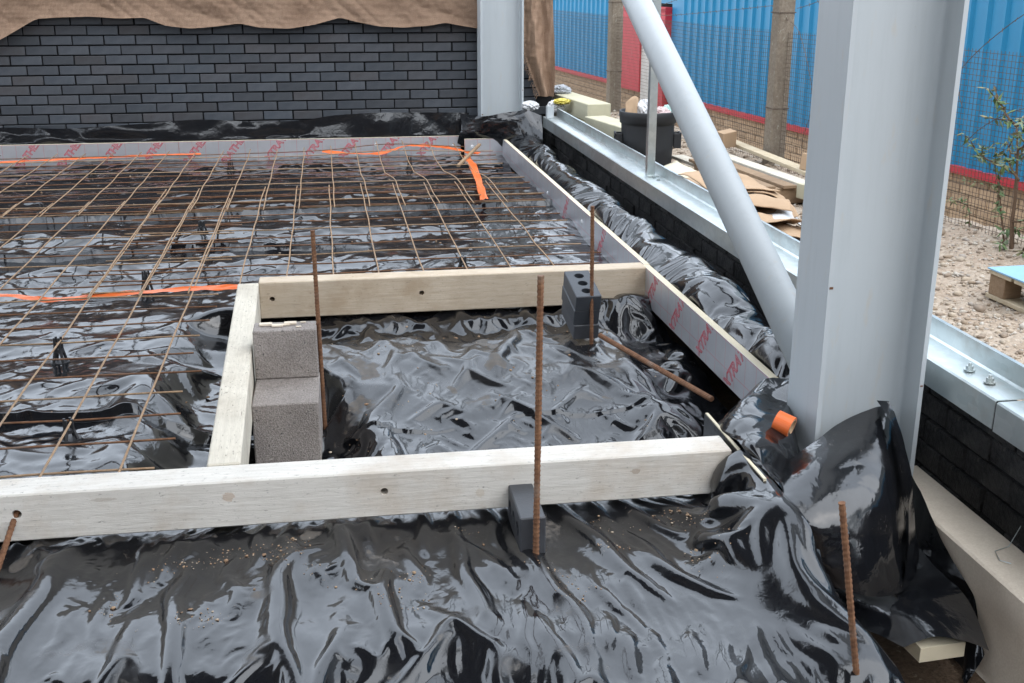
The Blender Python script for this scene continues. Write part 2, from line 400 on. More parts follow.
# ------------------------------------------------------------------ membranes
S = .16                                  # finished slab level = top of all edge boards
def drape_step(P, P0, G, Lx, Ly, its, bend, g, damp, fric):
    ny, nx = P.shape[:2]; Q = P.copy()
    Ld = np.sqrt(((Lx[1:] + Lx[:-1]) / 2) ** 2 + ((Ly[:, 1:] + Ly[:, :-1]) / 2) ** 2)
    def con(a, b, L, k, only=False):
        d = b - a; l = np.sqrt((d * d).sum(-1)) + 1e-9; c = (l - L) / l
        if only: c = np.minimum(c, 0)
        d *= (c * (.5 * k))[..., None]; a += d; b -= d
    def skip(ax, w, k, tol):
        L = Lx if ax == 1 else Ly; n = nx if ax == 1 else ny
        cs = np.cumsum(np.concatenate([np.zeros_like(np.take(L, [0], ax)), L], ax), ax)
        A = P if ax == 1 else P.transpose(1, 0, 2); cs = cs if ax == 1 else cs.T
        R_ = (cs[:, w:] - cs[:, :-w]) * tol
        for o in range(2 * w):
            ia = np.arange(o, n - w, 2 * w)
            if len(ia):
                a = A[:, o:n - w:2 * w]; b = A[:, o + w::2 * w][:, :a.shape[1]]; con(a, b, R_[:, o::2 * w][:, :a.shape[1]], k, True)
    for it in range(its):
        V = (P - Q) * damp; Q = P.copy(); P += V; P[..., 2] -= g
        for rep in (0,1):
          for o in (0, 1):
            n = (nx - o) // 2 * 2; con(P[:, o:o + n:2], P[:, o + 1:o + n:2], Lx[:, o:o + n - 1:2], 1.)
            n = (ny - o) // 2 * 2; con(P[o:o + n:2], P[o + 1:o + n:2], Ly[o:o + n - 1:2], 1.)
            con(P[o:o + n:2, :-1], P[o + 1:o + n:2, 1:], Ld[o:o + n - 1:2], .5); con(P[o:o + n:2, 1:], P[o + 1:o + n:2, :-1], Ld[o:o + n - 1:2], .5)
        for ax in (0, 1): skip(ax, 2, bend, .995); skip(ax, 4, bend * .6, .985)
        c = P[..., 2] < G; P[..., 2] = np.maximum(P[..., 2], G)
        P[..., :2] = np.where(c[..., None], Q[..., :2] + (P[..., :2] - Q[..., :2]) * (1 - fric), P[..., :2])
        P[0] = P0[0]; P[-1] = P0[-1]; P[:, 0] = P0[:, 0]; P[:, -1] = P0[:, -1]
    return P
def up2(A):
    """smooth doubling of a grid (n -> 2n-1) along both axes"""
    for ax in (0, 1):
        A = np.moveaxis(A, ax, 0); e = np.concatenate([2 * A[:1] - A[1:2], A, 2 * A[-1:] - A[-2:-1]])
        m = (-e[:-3] + 9 * e[1:-2] + 9 * e[2:-1] - e[3:]) / 16
        B = np.empty((2 * A.shape[0] - 1,) + A.shape[1:], A.dtype); B[::2] = A; B[1::2] = m; A = np.moveaxis(B, 0, ax)
    return A
def drape(x0, x1, y0, y1, d, gfn, exf, eyf, h0f, its=(160, 100, 40), bend=.28, g=4e-6, damp=.97, fric=.15, lev=(.35, .68, 1.), nz=.3, seed=5):
    """let a slightly oversized film settle on the ground: coarse to fine"""
    P = None; lv = len(its); f = 2 ** (lv - 1)
    nx = int(round((x1 - x0) / (d * f))) + 1; ny = int(round((y1 - y0) / (d * f))) + 1
    for k, n in enumerate(its):
        X, Y = np.meshgrid(np.linspace(x0, x1, nx), np.linspace(y0, y1, ny)); G = gfn(X, Y).astype(np.float32)
        P0 = np.stack([X, Y, G], -1).astype(np.float32)
        dx, dy = X[0, 1] - X[0, 0], Y[1, 0] - Y[0, 0]; ex, ey = exf(X, Y) * lev[k], eyf(X, Y) * lev[k]
        gx = np.sqrt(dx ** 2 + np.diff(G, axis=1) ** 2); gy = np.sqrt(dy ** 2 + np.diff(G, axis=0) ** 2)
        Lx = (gx * (1 + .5 * (ex[:, 1:] + ex[:, :-1]))).astype(np.float32); Ly = (gy * (1 + .5 * (ey[1:] + ey[:-1]))).astype(np.float32)
        if P is None: P = P0.copy(); P[..., 2] += h0f(X, Y)
        else: P[..., 2] += 2 * nz * dx * np.abs(pn(X / (dx * 6), Y / (dx * 16), seed + k))      # seeds finer creases
        P = drape_step(P, P0, G, Lx, Ly, n, bend, g * 4.0 ** (lv - 1 - k) * .5, damp, fric)
        if k < lv - 1: P = np.ascontiguousarray(up2(P)); nx, ny = 2 * nx - 1, 2 * ny - 1
    for _ in range(1):
        Q = P.copy(); Q[1:-1, 1:-1] = P[1:-1, 1:-1] * .6 + .1 * (P[:-2, 1:-1] + P[2:, 1:-1] + P[1:-1, :-2] + P[1:-1, 2:]); P = Q
    return P.astype(float)
def g_fg(x, y):
    b = .010 * pn(x * 2.5, y * 2.5, 1) + .005 * pn(x * 8, y * 8, 2) - .006
    brk = 2.13 + .05 * pn(x * 2.3, y * 0 + 3.3, 61) + .03 * pn(x * 7, y * 0, 62) - .22 * sst(.2, .7, x)
    d = np.maximum(brk - y, 0)
    b = b - .24 * d * sst(0, .12, d) + .13 * crumple(x, y * .55, 31, 4.6, 5)
    e = 1.046 + .008 * pn(y * 6, x * 0, 5)
    wd = .05 + .20 * sst(2.66, 2.35, y)
    b = b + .160 * sst(0, 1, (x - e + wd) / wd) * (.35 + .65 * sst(2.05, 2.4, y)) * sst(1.6, 2.2, y) - 1.2 * np.maximum(x - e, 0)
    return b * sst(2.76, 2.66, y) + .002 * sst(2.66, 2.76, y)
def g_pit(x, y):
    b = -.03 - .155 * sst(4.05, 3.15, y) - .035 * sst(4.30, 4.45, y)
    b = b + .04 * sst(4.52, 4.62, y) + .014 * pn(x * 2.5, y * 2.5, 3) + .006 * pn(x * 8, y * 8, 4)
    b = b + .12 * crumple(x, y, 24, 4.5, 6) - .14 * sst(.12, -.06, x) * sst(3.95, 3.6, y)
    b = b - .07 * sst(1.05, 1.25, x) * sst(4.6, 4.3, y) + .09 * np.maximum(pn(x * 3.5, y * 3.5, 88), 0) * sst(.95, 1.15, x)
    return b
def g_slab(x, y):
    b = -.13 * sst(-.66, -.47, x + .03 * pn(y * 5, 0 * y, 33)) * sst(4.72, 4.66, y) * sst(-.3, -.36, x) * (.65 + .35 * sst(4.6, 3.6, y))
    return b + .026 * pn(x * 1.0, y * 2.2, 5) + .007 * pn(x * 3.0, y * 4.5, 6) + .035 * np.exp(-((y - 6.30 - .06 * pn(x * 1.5, 0 * x, 9)) / .17) ** 2) * sst(.3, -.1, np.abs(x - .2) - 2.0) + .028 * np.exp(-((y - 5.55) / .16) ** 2) * (.6 + .6 * pn(x * 1.4, 0 * x, 10)) + .003 * pn(x * 10, y * 10, 7) + .05 * crumple(x * .7, y, 75, 3.0, 5)
def lap(x, y, y0, amp, hgt, s, x0, x1):
    yl = y0 + amp * pn(x * .9, 0 * x + s, 40 + s) + .02 * pn(x * 5, 0 * x, 41 + s)
    k = sst(-.4, 0, x - x0) * sst(.4, 0, x - x1)
    bul = hgt * np.exp(-np.maximum(y - yl, 0) / .10)
    return k * np.where(y > yl, bul, 0)
class Sheet:
    """a settled film with a height lookup"""
    def __init__(t, name, x0, x1, y0, y1, d, gfn, exf, eyf, h0f, its, dustfn, label, post=None, cap=None, cut=None, **k):
        t.b = (x0, x1, y0, y1); P = drape(x0, x1, y0, y1, d, gfn, exf, eyf, h0f, its, **k); t.P = P
        if post is not None: P[..., 2] += post(P[..., 0], P[..., 1])
        if cap is not None: P[..., 2] = np.minimum(P[..., 2], cap(P[..., 0], P[..., 1]))
        tag(link(name, grid_mesh(name, P[..., 0], P[..., 1], P[..., 2], PLASTIC, dustfn(P[..., 0], P[..., 1], P[..., 2]), cut)), label, 'plastic sheet')
    def __call__(t, x, y):
        ny, nx = t.P.shape[:2]; x0, x1, y0, y1 = t.b
        i = np.clip(np.round((np.asarray(x) - x0) / (x1 - x0) * (nx - 1)).astype(int), 0, nx - 1); j = np.clip(np.round((np.asarray(y) - y0) / (y1 - y0) * (ny - 1)).astype(int), 0, ny - 1)
        return t.P[j, i, 2]
tf = lambda y: sst(.05, .36, 2.72 - y)
h_fg = Sheet('polythene_sheet', -1.5, 1.30, 1.55, 2.78, .0055, g_fg,
      lambda x, y: .022 + .028 * sst(-.3, .4, pn(x * 2.5, y * 1.0, 5)) + .030 * tf(y), lambda x, y: .004 + .009 * sst(-.1, .6, pn(x * 2, y * 3, 6)),
      lambda x, y: tf(y) * .042 * np.abs(pn(x * 7.5 + .4 * pn(x * 3, y * 3, 8), y * .9, 11)) + .012 * np.abs(pn(x * 13 + .3 * y, y * 2.6, 12)), (130, 100, 70),
      lambda x, y, z: .30 * sst(2.45, 2.64, y + .07 * pn(x * 4, y * 4, 3)) * sst(1.0, .8, x) + .6 * sst(.3, .7, fbm(x * 7, y * 6, 91, 3)) * sst(.7, .45, x) + .04,
      'glossy black polythene sheet with long pleats filling the foreground', cut=lambda x, y: x > 1.085 + .03 * sst(2.2, 1.8, y), g=4e-6)
def pit_post(x, y):
    yl = 3.30 + .16 * (x + .07) / 1.3 + .05 * pn(x * 2.6, 0 * x, 28)              # lap of the next width of sheet
    y2 = 3.62 + .10 * pn(x * 1.8, 0 * x + 7, 29)
    return .024 * np.exp(-np.maximum(y - yl, 0) / .12) * (y > yl) * sst(1.15, .9, x) + .010 * np.exp(-np.maximum(y - y2, 0) / .08) * (y > y2) * sst(-.1, .2, pn(x * 1.7, 0 * x, 31))
h_pit = Sheet('polythene_sheet', -.36, 1.40, 2.74, 4.76, .0065, g_pit,
      lambda x, y: .024 + .040 * sst(-.2, .5, pn(x * 2, y * 1.5, 15)), lambda x, y: .007 + .016 * sst(-.2, .5, pn(x * 1.5, y * 2, 16)),
      lambda x, y: .050 * np.abs(pn(x * 6.5 + .5 * pn(x * 3, y * 3, 18), y * 1.6, 21)) + .020 * np.abs(pn(x * 14, y * 4, 22)) + .02 * sst(1.0, 1.2, x) * np.abs(pn(x * 6, y * 6, 23)), (130, 100, 70),
      lambda x, y, z: .42 * sst(3.6, 3.9, y + .1 * pn(x * 3, y * 3, 4)) * sst(4.5, 4.3, y) * sst(1.15, .95, x) + .5 * sst(.35, .7, fbm(x * 6, y * 6, 93, 3)) + .03,
      'crumpled black polythene sheet lining the timber framed pit', pit_post, lambda x, y: -.165 + .01 * pn(x * 20, y * 20, 44) + 1.6 * np.maximum(x + .055 + .02 * pn(y * 8, 0 * y, 45), 0) + 1.2 * np.maximum(y - 3.88, 0), g=5e-6, lev=(.45, .75, 1.))
h_slab = Sheet('polythene_sheet', -3.4, 1.40, 2.76, 9.16, .0125, g_slab,
      lambda x, y: .006 + .020 * sst(-.2, .5, pn(x * 1.2, y * 1.2, 25)), lambda x, y: .005 + .016 * sst(-.2, .5, pn(x * 1.0, y * 1.5, 26)),
      lambda x, y:   .045 * np.abs(pn(x * 2.0 + .3 * pn(x * 2, y * 2, 28), y * 2.3, 31)) + .016 * np.abs(pn(x * 7, y * 7, 32)), (130, 90, 55),
      lambda x, y, z: .40 * sst(.35, .75, fbm(x * 3.5, y * 5, 94, 3)) + .02,
      'wrinkled black polythene sheet lying under the rusty reinforcement mesh',
      lambda x, y: lap(x, y, 6.86, .05, .036, 1, -2.4, 1.4) + lap(x, y, 5.93, .05, .036, 2, -9, -.1) + lap(x, y, 3.62, .04, .028, 3, -9, -.45), cut=lambda x, y: (x > -.315 + .018 * (2.82 - y)) & (y < 4.72), g=1.4e-5, lev=(.45, .75, 1.))

def patch(name, P, m, n, amp, fs, label, seed, dust=.15, parent=None, extra=None, facet=.12):
    G = spline_grid(P, m, n); N = normals(G)
    U, V_ = np.meshgrid(np.linspace(0, 1, n), np.linspace(0, 1, m))
    dl = np.linalg.norm(np.diff(G, axis=1), axis=-1).sum(1).mean(); dm = np.linalg.norm(np.diff(G, axis=0), axis=-1).sum(0).mean()
    s = U * dl; t = V_ * dm
    d = amp * (ridge(s * fs, t * fs, seed, .02) + .5 * ridge(s * fs * 2.1 + 3, t * fs * 2.1, seed + 1, .04)) + facet * crumple(s, t, seed + 2, fs, 5)
    if extra is not None: d = d + extra(U, V_)
    d = d - d.mean()
    G = G + N * d[..., None]
    D = dust * sst(-.1, .5, fbm(s * 8, t * 8, seed + 5)) * 2
    me = grid_mesh(name, G[..., 0], G[..., 1], G[..., 2], PLASTIC, D)
    o = link(name, me, parent)
    if label: tag(o, label, 'plastic sheet')
    return o
# membrane bulging between the side board and the brick wall
r2 = np.random.default_rng(3)
def g_roll(x, y):
    k = sst(4.4, 3.2, y); e = 1.645 + .03 * np.sin(y * 3) + .02 * pn(y * 2, 0 * y, 9)
    return .150 + (.075 + .03 * k) * np.sin(np.clip((x - 1.39) / .25, 0, 1) * math.pi) * (.7 + .9 * pn(y * 1.8, x * 3, 12)) + .012 * pn(x * 8, y * 5, 14) - 2.6 * np.maximum(x - e, 0) - .9 * np.maximum(x - e + .08, 0)
Sheet('polythene_sheet', 1.392, 1.735, 2.98, 9.0, .0075, g_roll, lambda x, y: .02 + .06 * sst(-.2, .5, pn(x * 2, y * 2, 35)), lambda x, y: .006 + .022 * sst(-.3, .4, pn(x * 3, y * 1.4, 36)),
      lambda x, y:   .11 * np.abs(pn(x * 2.4, y * 1.8, 37)) + .012 * np.abs(pn(x * 9, y * 9, 38)), (160, 80, 40), lambda x, y, z: .5 * sst(.2, .7, fbm(x * 6, y * 5, 97, 3)),
      'black polythene roll bulging between the foil board and the dark dwarf wall')
# membrane turned up against the brick wall
top = [(-3.6, .29), (-2.46, .287), (-2.03, .271), (-1.73, .28), (-1.36, .296), (-.98, .319), (-.6, .297), (-.21, .297), (.02, .332), (.42, .348), (.82, .341), (1.12, .335)]
rows = []
for x, z in top:
    rows.append([(x, 9.156, .0), (x, 9.160, .14), (x, 9.166 + r2.normal(0, .003), .19), (x, 9.174 + r2.normal(0, .004), .19 + (z - .19) * .5), (x + r2.normal(0, .02), 9.184, z)])
patch('polythene_sheet', rows, 320, 40, .004, 2.4, 'black polythene turned up against the foot of the blue brick wall', 150, .05, facet=.06)
# membrane bunched round the foot of the far column
rows = [[(1.02, 9.17, .02), (1.03, 9.05, .17), (1.05, 9.05, .25), (1.06, 9.12, .335)],
        [(1.16, 9.17, .02), (1.16, 8.96, .17), (1.18, 8.90, .27), (1.20, 8.90, .335)],
        [(1.33, 9.00, .02), (1.36, 8.86, .17), (1.38, 8.82, .30), (1.40, 8.86, .37)],
        [(1.50, 8.90, .0), (1.50, 8.75, .16), (1.52, 8.76, .30), (1.54, 8.82, .39)],
        [(1.58, 8.80, -.1), (1.62, 8.60, .05), (1.63, 8.62, .22), (1.645, 8.75, .36)]]
patch('polythene_sheet', rows, 120, 70, .014, 4, 'black polythene bunched round the foot of the far grey column', 170, .2)
# sheets heaped at the end of the front timber and round the near column
flap = [[(1.20, 3.10, .10), (1.279, 3.118, .19), (1.34, 3.128, .205), (1.42, 3.121, .20), (1.45, 3.12, .12)],
        [(1.075, 2.93, .12), (1.124, 2.86, .20), (1.21, 2.854, .185), (1.27, 2.84, .17), (1.31, 2.84, .10)],
        [(1.065, 2.72, .165), (1.087, 2.66, .185), (1.15, 2.65, .155), (1.20, 2.66, .10), (1.25, 2.68, .0)],
        [(1.060, 2.60, .165), (1.085, 2.52, .165), (1.125, 2.47, .11), (1.18, 2.50, .02), (1.24, 2.52, -.10)]]
patch('polythene_sheet', flap, 150, 110, .012, 5, 'black polythene flap over the board end beside the near column', 190, .08, facet=.22)
bag = [[(1.155, 2.66, .105), (1.261, 2.69, .160), (1.369, 2.725, .208), (1.471, 2.735, .240), (1.522, 2.735, .225)],
       [(1.096, 2.5, .124), (1.202, 2.52, .164), (1.308, 2.55, .178), (1.422, 2.58, .178), (1.527, 2.66, .138)],
       [(1.064, 2.4, .092), (1.159, 2.38, .108), (1.259, 2.4, .118), (1.381, 2.45, .098), (1.53, 2.6, .015)],
       [(1.101, 2.38, .016), (1.175, 2.34, .017), (1.267, 2.34, .023), (1.382, 2.4, -.019), (1.518, 2.52, -.095)],
       [(1.152, 2.36, -.062), (1.2, 2.32, -.066), (1.272, 2.3, -.084), (1.386, 2.36, -.118), (1.479, 2.46, -.134)]]
bago = patch('polythene_sheet', bag, 150, 150, .004, 6, 'large smooth black polythene flap hanging over the foot of the near column', 210, .16, facet=.05)
strip = [[(1.455, 2.715, .262), (1.492, 2.715, .262)], [(1.452, 2.60, .215), (1.486, 2.625, .20)], [(1.435, 2.465, .115), (1.475, 2.505, .095)],
         [(1.425, 2.405, -.01), (1.468, 2.445, -.03)], [(1.40, 2.36, -.13), (1.45, 2.41, -.15)]]
patch('joint_strip', strip, 60, 8, .001, 4, None, 230, .05, bago)
low = [[(1.14, 2.55, -.20), (1.25, 2.60, -.17), (1.42, 2.60, -.16), (1.57, 2.60, -.13)],
       [(1.20, 2.40, -.19), (1.30, 2.45, -.15), (1.43, 2.46, -.15), (1.57, 2.46, -.14)],
       [(1.255, 2.27, -.16), (1.33, 2.30, -.12), (1.43, 2.31, -.115), (1.55, 2.32, -.13)],
       [(1.28, 2.13, -.125), (1.34, 2.12, -.10), (1.41, 2.11, -.105), (1.475, 2.10, -.135)]]
patch('polythene_sheet', low, 90, 90, .007, 3, 'bright reflecting polythene fold low beside the concrete beam', 250, .08, facet=.06)
side = [[(1.565, 2.764, -.2), (1.585, 2.764, .058)], [(1.565, 2.667, -.3), (1.587, 2.667, .009)], [(1.56, 2.544, -.32), (1.586, 2.544, -.053)], [(1.55, 2.346, -.32), (1.585, 2.346, -.153)], [(1.53, 2.24, -.33), (1.575, 2.25, -.25)]]
patch('polythene_sheet', side, 80, 30, .006, 5, 'black polythene strip tucked against the side of the concrete beam', 270, .1)

# ------------------------------------------------------------------ ground
MUD = mat_speck('brown_earth', (.10, .065, .04), (.17, .115, .075), 70, .98, (.26, .2, .14), .9, .01)
def ground(name, x0, x1, y0, y1, n, m, zf, mat):
    X, Y = np.meshgrid(np.linspace(x0, x1, n), np.linspace(y0, y1, m)); return tag(link(name, grid_mesh(name, X, Y, zf(X, Y), mat)), kind='structure')
def sand(scale):
    m, t, b = M_('sandy_gravel', (.42, .31, .23), .95, 0, .2); t = NT(t); v = t.coord('Object')
    vo = t.n('ShaderNodeTexVoronoi'); vo.inputs['Scale'].default_value = 55; t.l(v, vo.inputs[0])
    n = t.noise(v, 4, 5, .6); n2 = t.noise(v, 130, 3, .7)
    c = t.mix(t.ramp(vo.outputs['Color'], [(.2, 0.), (.8, 1.)]), (.40, .315, .235), (.56, .465, .37))
    c = t.mix(t.math('MULTIPLY', t.ramp(n, [(.4, 0.), (.65, 1.)]), .5), c, (.38, .265, .185))
    c = t.mix(t.math('MULTIPLY', n2, .25), c, (.55, .45, .36))
    t.l(c, b.inputs['Base Color']); t.bump(t.math('ADD', t.math('MULTIPLY', vo.outputs['Distance'], -1.), t.math('MULTIPLY', n2, .5)), b, .9, .012); return m
GRAVM = sand(1)
FD = np.array([-.1, .995]); FNRM = np.array([.995, .1]); FP = np.array([3.0, 4.43])      # fence line: direction, normal, point
def fence_d(x, y): return (x - FP[0]) * FNRM[0] + (y - FP[1]) * FNRM[1]
GZ = .20
def h_grav(x, y): return GZ + .025 * pn(x * 2.2, y * 2.2, 301) + .012 * pn(x * 8, y * 8, 302) + .05 * sst(-.35, .0, fence_d(x, y)) - 1.25 * sst(.12, .9, fence_d(x, y)) - .13 * sst(5.6, 6.6, y) * sst(2.32, 2.12, x)
ground('gravel_ground', 1.79, 7.0, -2, 26, 130, 500, h_grav, GRAVM)
ground('earth', -4, 1.79, -3, 9.3, 60, 80, lambda x, y: -.34 + .03 * pn(x * 3, y * 3, 311), MUD)
ground('terrain', -200, 200, -200, 200, 3, 3, lambda x, y: -1.3 + 0 * x, GRAVM)

# loose stones of the gravel strip
ico_v = []; ico_f = []
bm = bmesh.new(); bmesh.ops.create_icosphere(bm, subdivisions=1, radius=1); bm.verts.ensure_lookup_table()
IV = np.array([v.co[:] for v in bm.verts]); IF = np.array([[v.index for v in f.verts] for f in bm.faces]); bm.free()
def stones(name, P, rad, mats, flat=.65, seed=1, parent=None):
    r = np.random.default_rng(seed); n = len(P); V = np.repeat(IV[None], n, 0)
    V = V * (1 + r.uniform(-.32, .32, (n, len(IV), 1)))
    a = r.uniform(0, 6.28, n); c, s_ = np.cos(a), np.sin(a)
    sc3 = np.stack([rad * r.uniform(.75, 1.4, n), rad * r.uniform(.7, 1.1, n), rad * flat * r.uniform(.7, 1.2, n)], -1)
    V = V * sc3[:, None]
    V = np.stack([V[..., 0] * c[:, None] - V[..., 1] * s_[:, None], V[..., 0] * s_[:, None] + V[..., 1] * c[:, None], V[..., 2]], -1) + np.asarray(P)[:, None]
    F = (IF[None] + (np.arange(n) * len(IV))[:, None, None]).reshape(-1, 3)
    me = bpy.data.meshes.new(name); me.vertices.add(n * len(IV)); me.vertices.foreach_set('co', V.astype(np.float32).ravel())
    me.loops.add(F.size); me.loops.foreach_set('vertex_index', F.astype(np.int32).ravel())
    me.polygons.add(len(F)); me.polygons.foreach_set('loop_start', np.arange(0, F.size, 3, dtype=np.int32))
    me.update(calc_edges=True)
    for m in mats: me.materials.append(m)
    me.polygons.foreach_set('material_index', np.repeat(r.integers(0, len(mats), n), len(IF)).astype(np.int32))
    me.validate(); return link(name, me, parent)
ST = [mat_plain('stone_%d' % i, c, .95, .2, .2, 40) for i, c in enumerate([(.50, .415, .325), (.40, .31, .225), (.62, .56, .48), (.46, .40, .345), (.35, .275, .21), (.55, .45, .345)])]
n = 16000
gx = 1.80 + 1.35 * rng.random(n); gy = 2.2 + 7.5 * rng.random(n) ** 1.35
ok = fence_d(gx, gy) < .05; gx, gy = gx[ok], gy[ok]
gr = np.minimum(rng.lognormal(math.log(.0055), .55, len(gx)), .035)
tag(stones('loose_gravel', np.stack([gx, gy, h_grav(gx, gy) + gr * .2], -1), gr, ST, seed=5), 'loose stony gravel strip between brick wall and wire fence', 'gravel', kind='stuff')

# crumbs of dirt lying on the membrane
def crumbs(n, xr, yr, fn, seed, size=.0013):
    r = np.random.default_rng(seed); x = r.uniform(*xr, n * 6); y = r.uniform(*yr, n * 6)
    k = fbm(x * 5, y * 6, seed, 3) + r.normal(0, .12, n * 6); i = np.argsort(-k)[:n]; x, y = x[i], y[i]
    rad = np.minimum(r.lognormal(math.log(size), .55, n), .0065); return np.stack([x, y, fn(x, y) + rad * .3], -1), rad
CR = [mat_plain('dirt_%d' % i, c, .95, .1, .2, 60) for i, c in enumerate([(.42, .29, .19), (.34, .22, .14), (.52, .42, .32)])]
P1, r1 = crumbs(700, (-1.0, .95), (2.25, 2.66), h_fg, 401); P2, r2_ = crumbs(260, (-.15, 1.1), (3.1, 4.5), h_pit, 402); P3, r3 = crumbs(350, (-2.4, 1.2), (3.2, 8.6), h_slab, 403, .0026)
tag(stones('dirt_crumbs', np.concatenate([P1, P2, P3]), np.concatenate([r1, r2_, r3]), CR, seed=6), 'sandy dirt crumbs scattered over the black polythene', 'dirt', kind='stuff')

# ------------------------------------------------------------------ edge timbers
def timber(label, L, T, Hh, mat, loc, rz, holes=(), name='timber_beam'):
    V, F = cbox(L, T, Hh, .004)
    me = MB().add([(v[0] + L / 2, v[1] + T / 2, v[2] + Hh / 2) for v in V], F).me(name, mat)
    if holes:
        c = MB()
        for hx, hz, hr in holes: c.tube([(hx, -.05, hz), (hx, .05, hz)], hr, 14)
        me = boolean(me, c)
    return tag(link(name, me, None, loc, (0, 0, rz)), label, 'timber', 'formwork timbers')
front = timber('long pale weathered timber edging the foreground sheet', 2.64, .105, .128, W_FRONT, (-1.6, 2.712, .032), R(-.45), [(1.700, .072, .010), (.79, .075, .012)])
rear = timber('tan timber at the far side of the pit with two bolt holes', 1.678, .10, .158, W_REAR, (-.318, 4.685, .002), R(-.15), [(.053, .085, .011), (.683, .085, .011)])
left = timber('short weathered timber between the pit and the mesh', 1.87, .086, .156, W_SIDE, (-.271, 2.822, .003), R(91.4))
for hx, hz in ((2.395, .095), (.9, .02)):
    MB().tube([(hx, -.0015, hz), (hx, .0, hz)], .010, 12).build('knot', HOLE, front) if 0 else None

# ------------------------------------------------------------------ insulation boards with red lettering
def lettering(txt, size):
    cu = bpy.data.curves.new('t', 'FONT'); cu.body = txt; cu.size = size; cu.fill_mode = 'NONE'; cu.bevel_depth = size * .028; cu.bevel_resolution = 0; cu.resolution_u = 3; cu.space_character = .95
    cu.shear = 0
    o = bpy.data.objects.new('t', cu); col.objects.link(o)
    me = bpy.data.meshes.new_from_object(o.evaluated_get(bpy.context.evaluated_depsgraph_get()))
    bpy.data.objects.remove(o); return me
TXT = lettering('XTRATHERM', .075)
def board(label, L, T, Hh, loc, rz, prints, zlean=0, studs=(), scale=1.0):
    """foil face towards local -y; local x along the board"""
    t = thing('insulation_board', label, 'insulation board', loc, rz, 'foil faced edge boards')
    MB().box(0, L, 0, T, 0, Hh, 0).build('foam_core', FOAM, t)
    MB().box(0, L, -.0012, -.0002, .0, Hh - .0005).build('foil_facing', FOIL, t)
    for k, (px, sh) in enumerate(prints):
        bm = bmesh.new(); bm.from_mesh(TXT)
        a = R(50)
        Mx = Matrix.Translation((px, -.0016, .012)) @ Matrix.Rotation(R(90), 4, 'X') @ Matrix.Rotation(a, 4, 'Z') @ Matrix.Translation((-sh, -.03, 0)) @ Matrix.Diagonal((1, 1, .12, 1))
        bm.transform(Mx)
        for co, no in (((0, 0, .004), (0, 0, -1)), ((0, 0, Hh - .004), (0, 0, 1)), ((.004, 0, 0), (-1, 0, 0)), ((L - .004, 0, 0), (1, 0, 0))):
            bmesh.ops.bisect_plane(bm, geom=bm.verts[:] + bm.edges[:] + bm.faces[:], plane_co=co, plane_no=no, clear_outer=True)
        me = bpy.data.meshes.new('lettering'); bm.to_mesh(me); bm.free(); me.materials.clear(); me.materials.append(REDPRINT)
        if len(me.polygons): link('lettering', me, t)
    for sx, sz in studs:
        MB().tube([(sx, -.006, sz), (sx, -.001, sz)], [.010, .014], 10).build('fixing', WHITEFILM, t)
    return t
px = [(.07 + .305 * k, .03 if k % 3 else .14) for k in range(7)]
board('left part of the foil board along the brick wall, with red lettering', 2.20, .025, S, (-3.35, 9.128, 0), R(-.25), [(.1 + .305 * k, .12) for k in range(7)])
board('right part of the foil board along the brick wall, near the far column', 2.20, .025, S, (-1.148, 9.118, 0), R(-.25), [(.05, .12), (.34, .10), (.66, .0), (.96, .0), (1.24, .0), (1.55, .0), (1.86, .0)], studs=[(1.52, .10), (2.14, .08)])
board('short foil board jogging forward in front of the far column', .30, .025, S, (1.062, 8.905, 0), 0, [], studs=[(.06, .10)])
MB().box(0, .025, 0, .19, 0, S - .001).build('end_piece', FOAM, None) if 0 else None
# side boards run along -y, foil towards the slab (-x)
board('far length of side foil board running from the jog to the pit corner', 4.16, .025, S, (1.362, 8.90, .0), R(-90), [(2.4, .02), (3.3, .05), (4.02, .02)], studs=[(2.9, .09), (1.9, .07)])
board('near length of side foil board along the pit, red lettering', 1.86, .028, S, (1.355, 4.735, .0), R(-90), [(.10, .0), (.46, .02), (.80, .0), (1.13, .02)])
se = thing('insulation_board', 'pale foam stop end standing at the end of the front timber', 'insulation board', (1.050, 2.49, 0), 0, 'foil faced edge boards')
MB().box(0, .008, 0, .46, 0, S + .006).build('foam_core', FOAM, se); MB().box(-.0025, -.0005, 0, .46, 0, S + .003).build('plastic_facing', PLASTIC, se)

# ------------------------------------------------------------------ brick wall behind
wall = thing('brick_wall', 'dark blue engineering brick wall behind the slab', 'wall', (0, 9.25, 0))
CP, BP, TB = .0732, .2305, .10
ZB = 1.0305 - 14 * CP - .0015
bw, bh = BP - .0105, CP - .0105
MB().box(-3.7, 1.83, .006, .21, -.3, 1.60).build('mortar_backing', MORTAR, wall)
V, F = cbox(bw, .03, bh, .0025); bme = mesh('brick', V, F, BRICKB)
V, F = cbox(bw / 2 - .005, .03, bh, .0025); bhalf = mesh('half_brick', V, F, BRICKB)
rest = MB(); cnt = 0
for c in range(-4, 21):
    z = ZB + c * CP + CP / 2
    off = (BP / 2 if c % 2 else 0) + random.uniform(-.006, .006)
    k = 0
    x = -3.72 + off
    while x + BP < 1.86:
        cx = x + BP / 2
        dx = random.uniform(-.002, .002); dz = random.uniform(-.0012, .0012); dy = random.uniform(-.002, .003)
        if 3 <= c <= 15 and cx > -3.0:
            link('brick', bme, wall, (cx + dx, .006 + dy, z + dz), (0, random.uniform(-.004, .004), 0)); cnt += 1
        else: rest.box(cx - bw / 2, cx + bw / 2, -.009 + dy, .02, z - bh / 2, z + bh / 2, .0025)
        x += BP
tag(rest.build('brickwork', BRICKB, wall), kind='stuff')

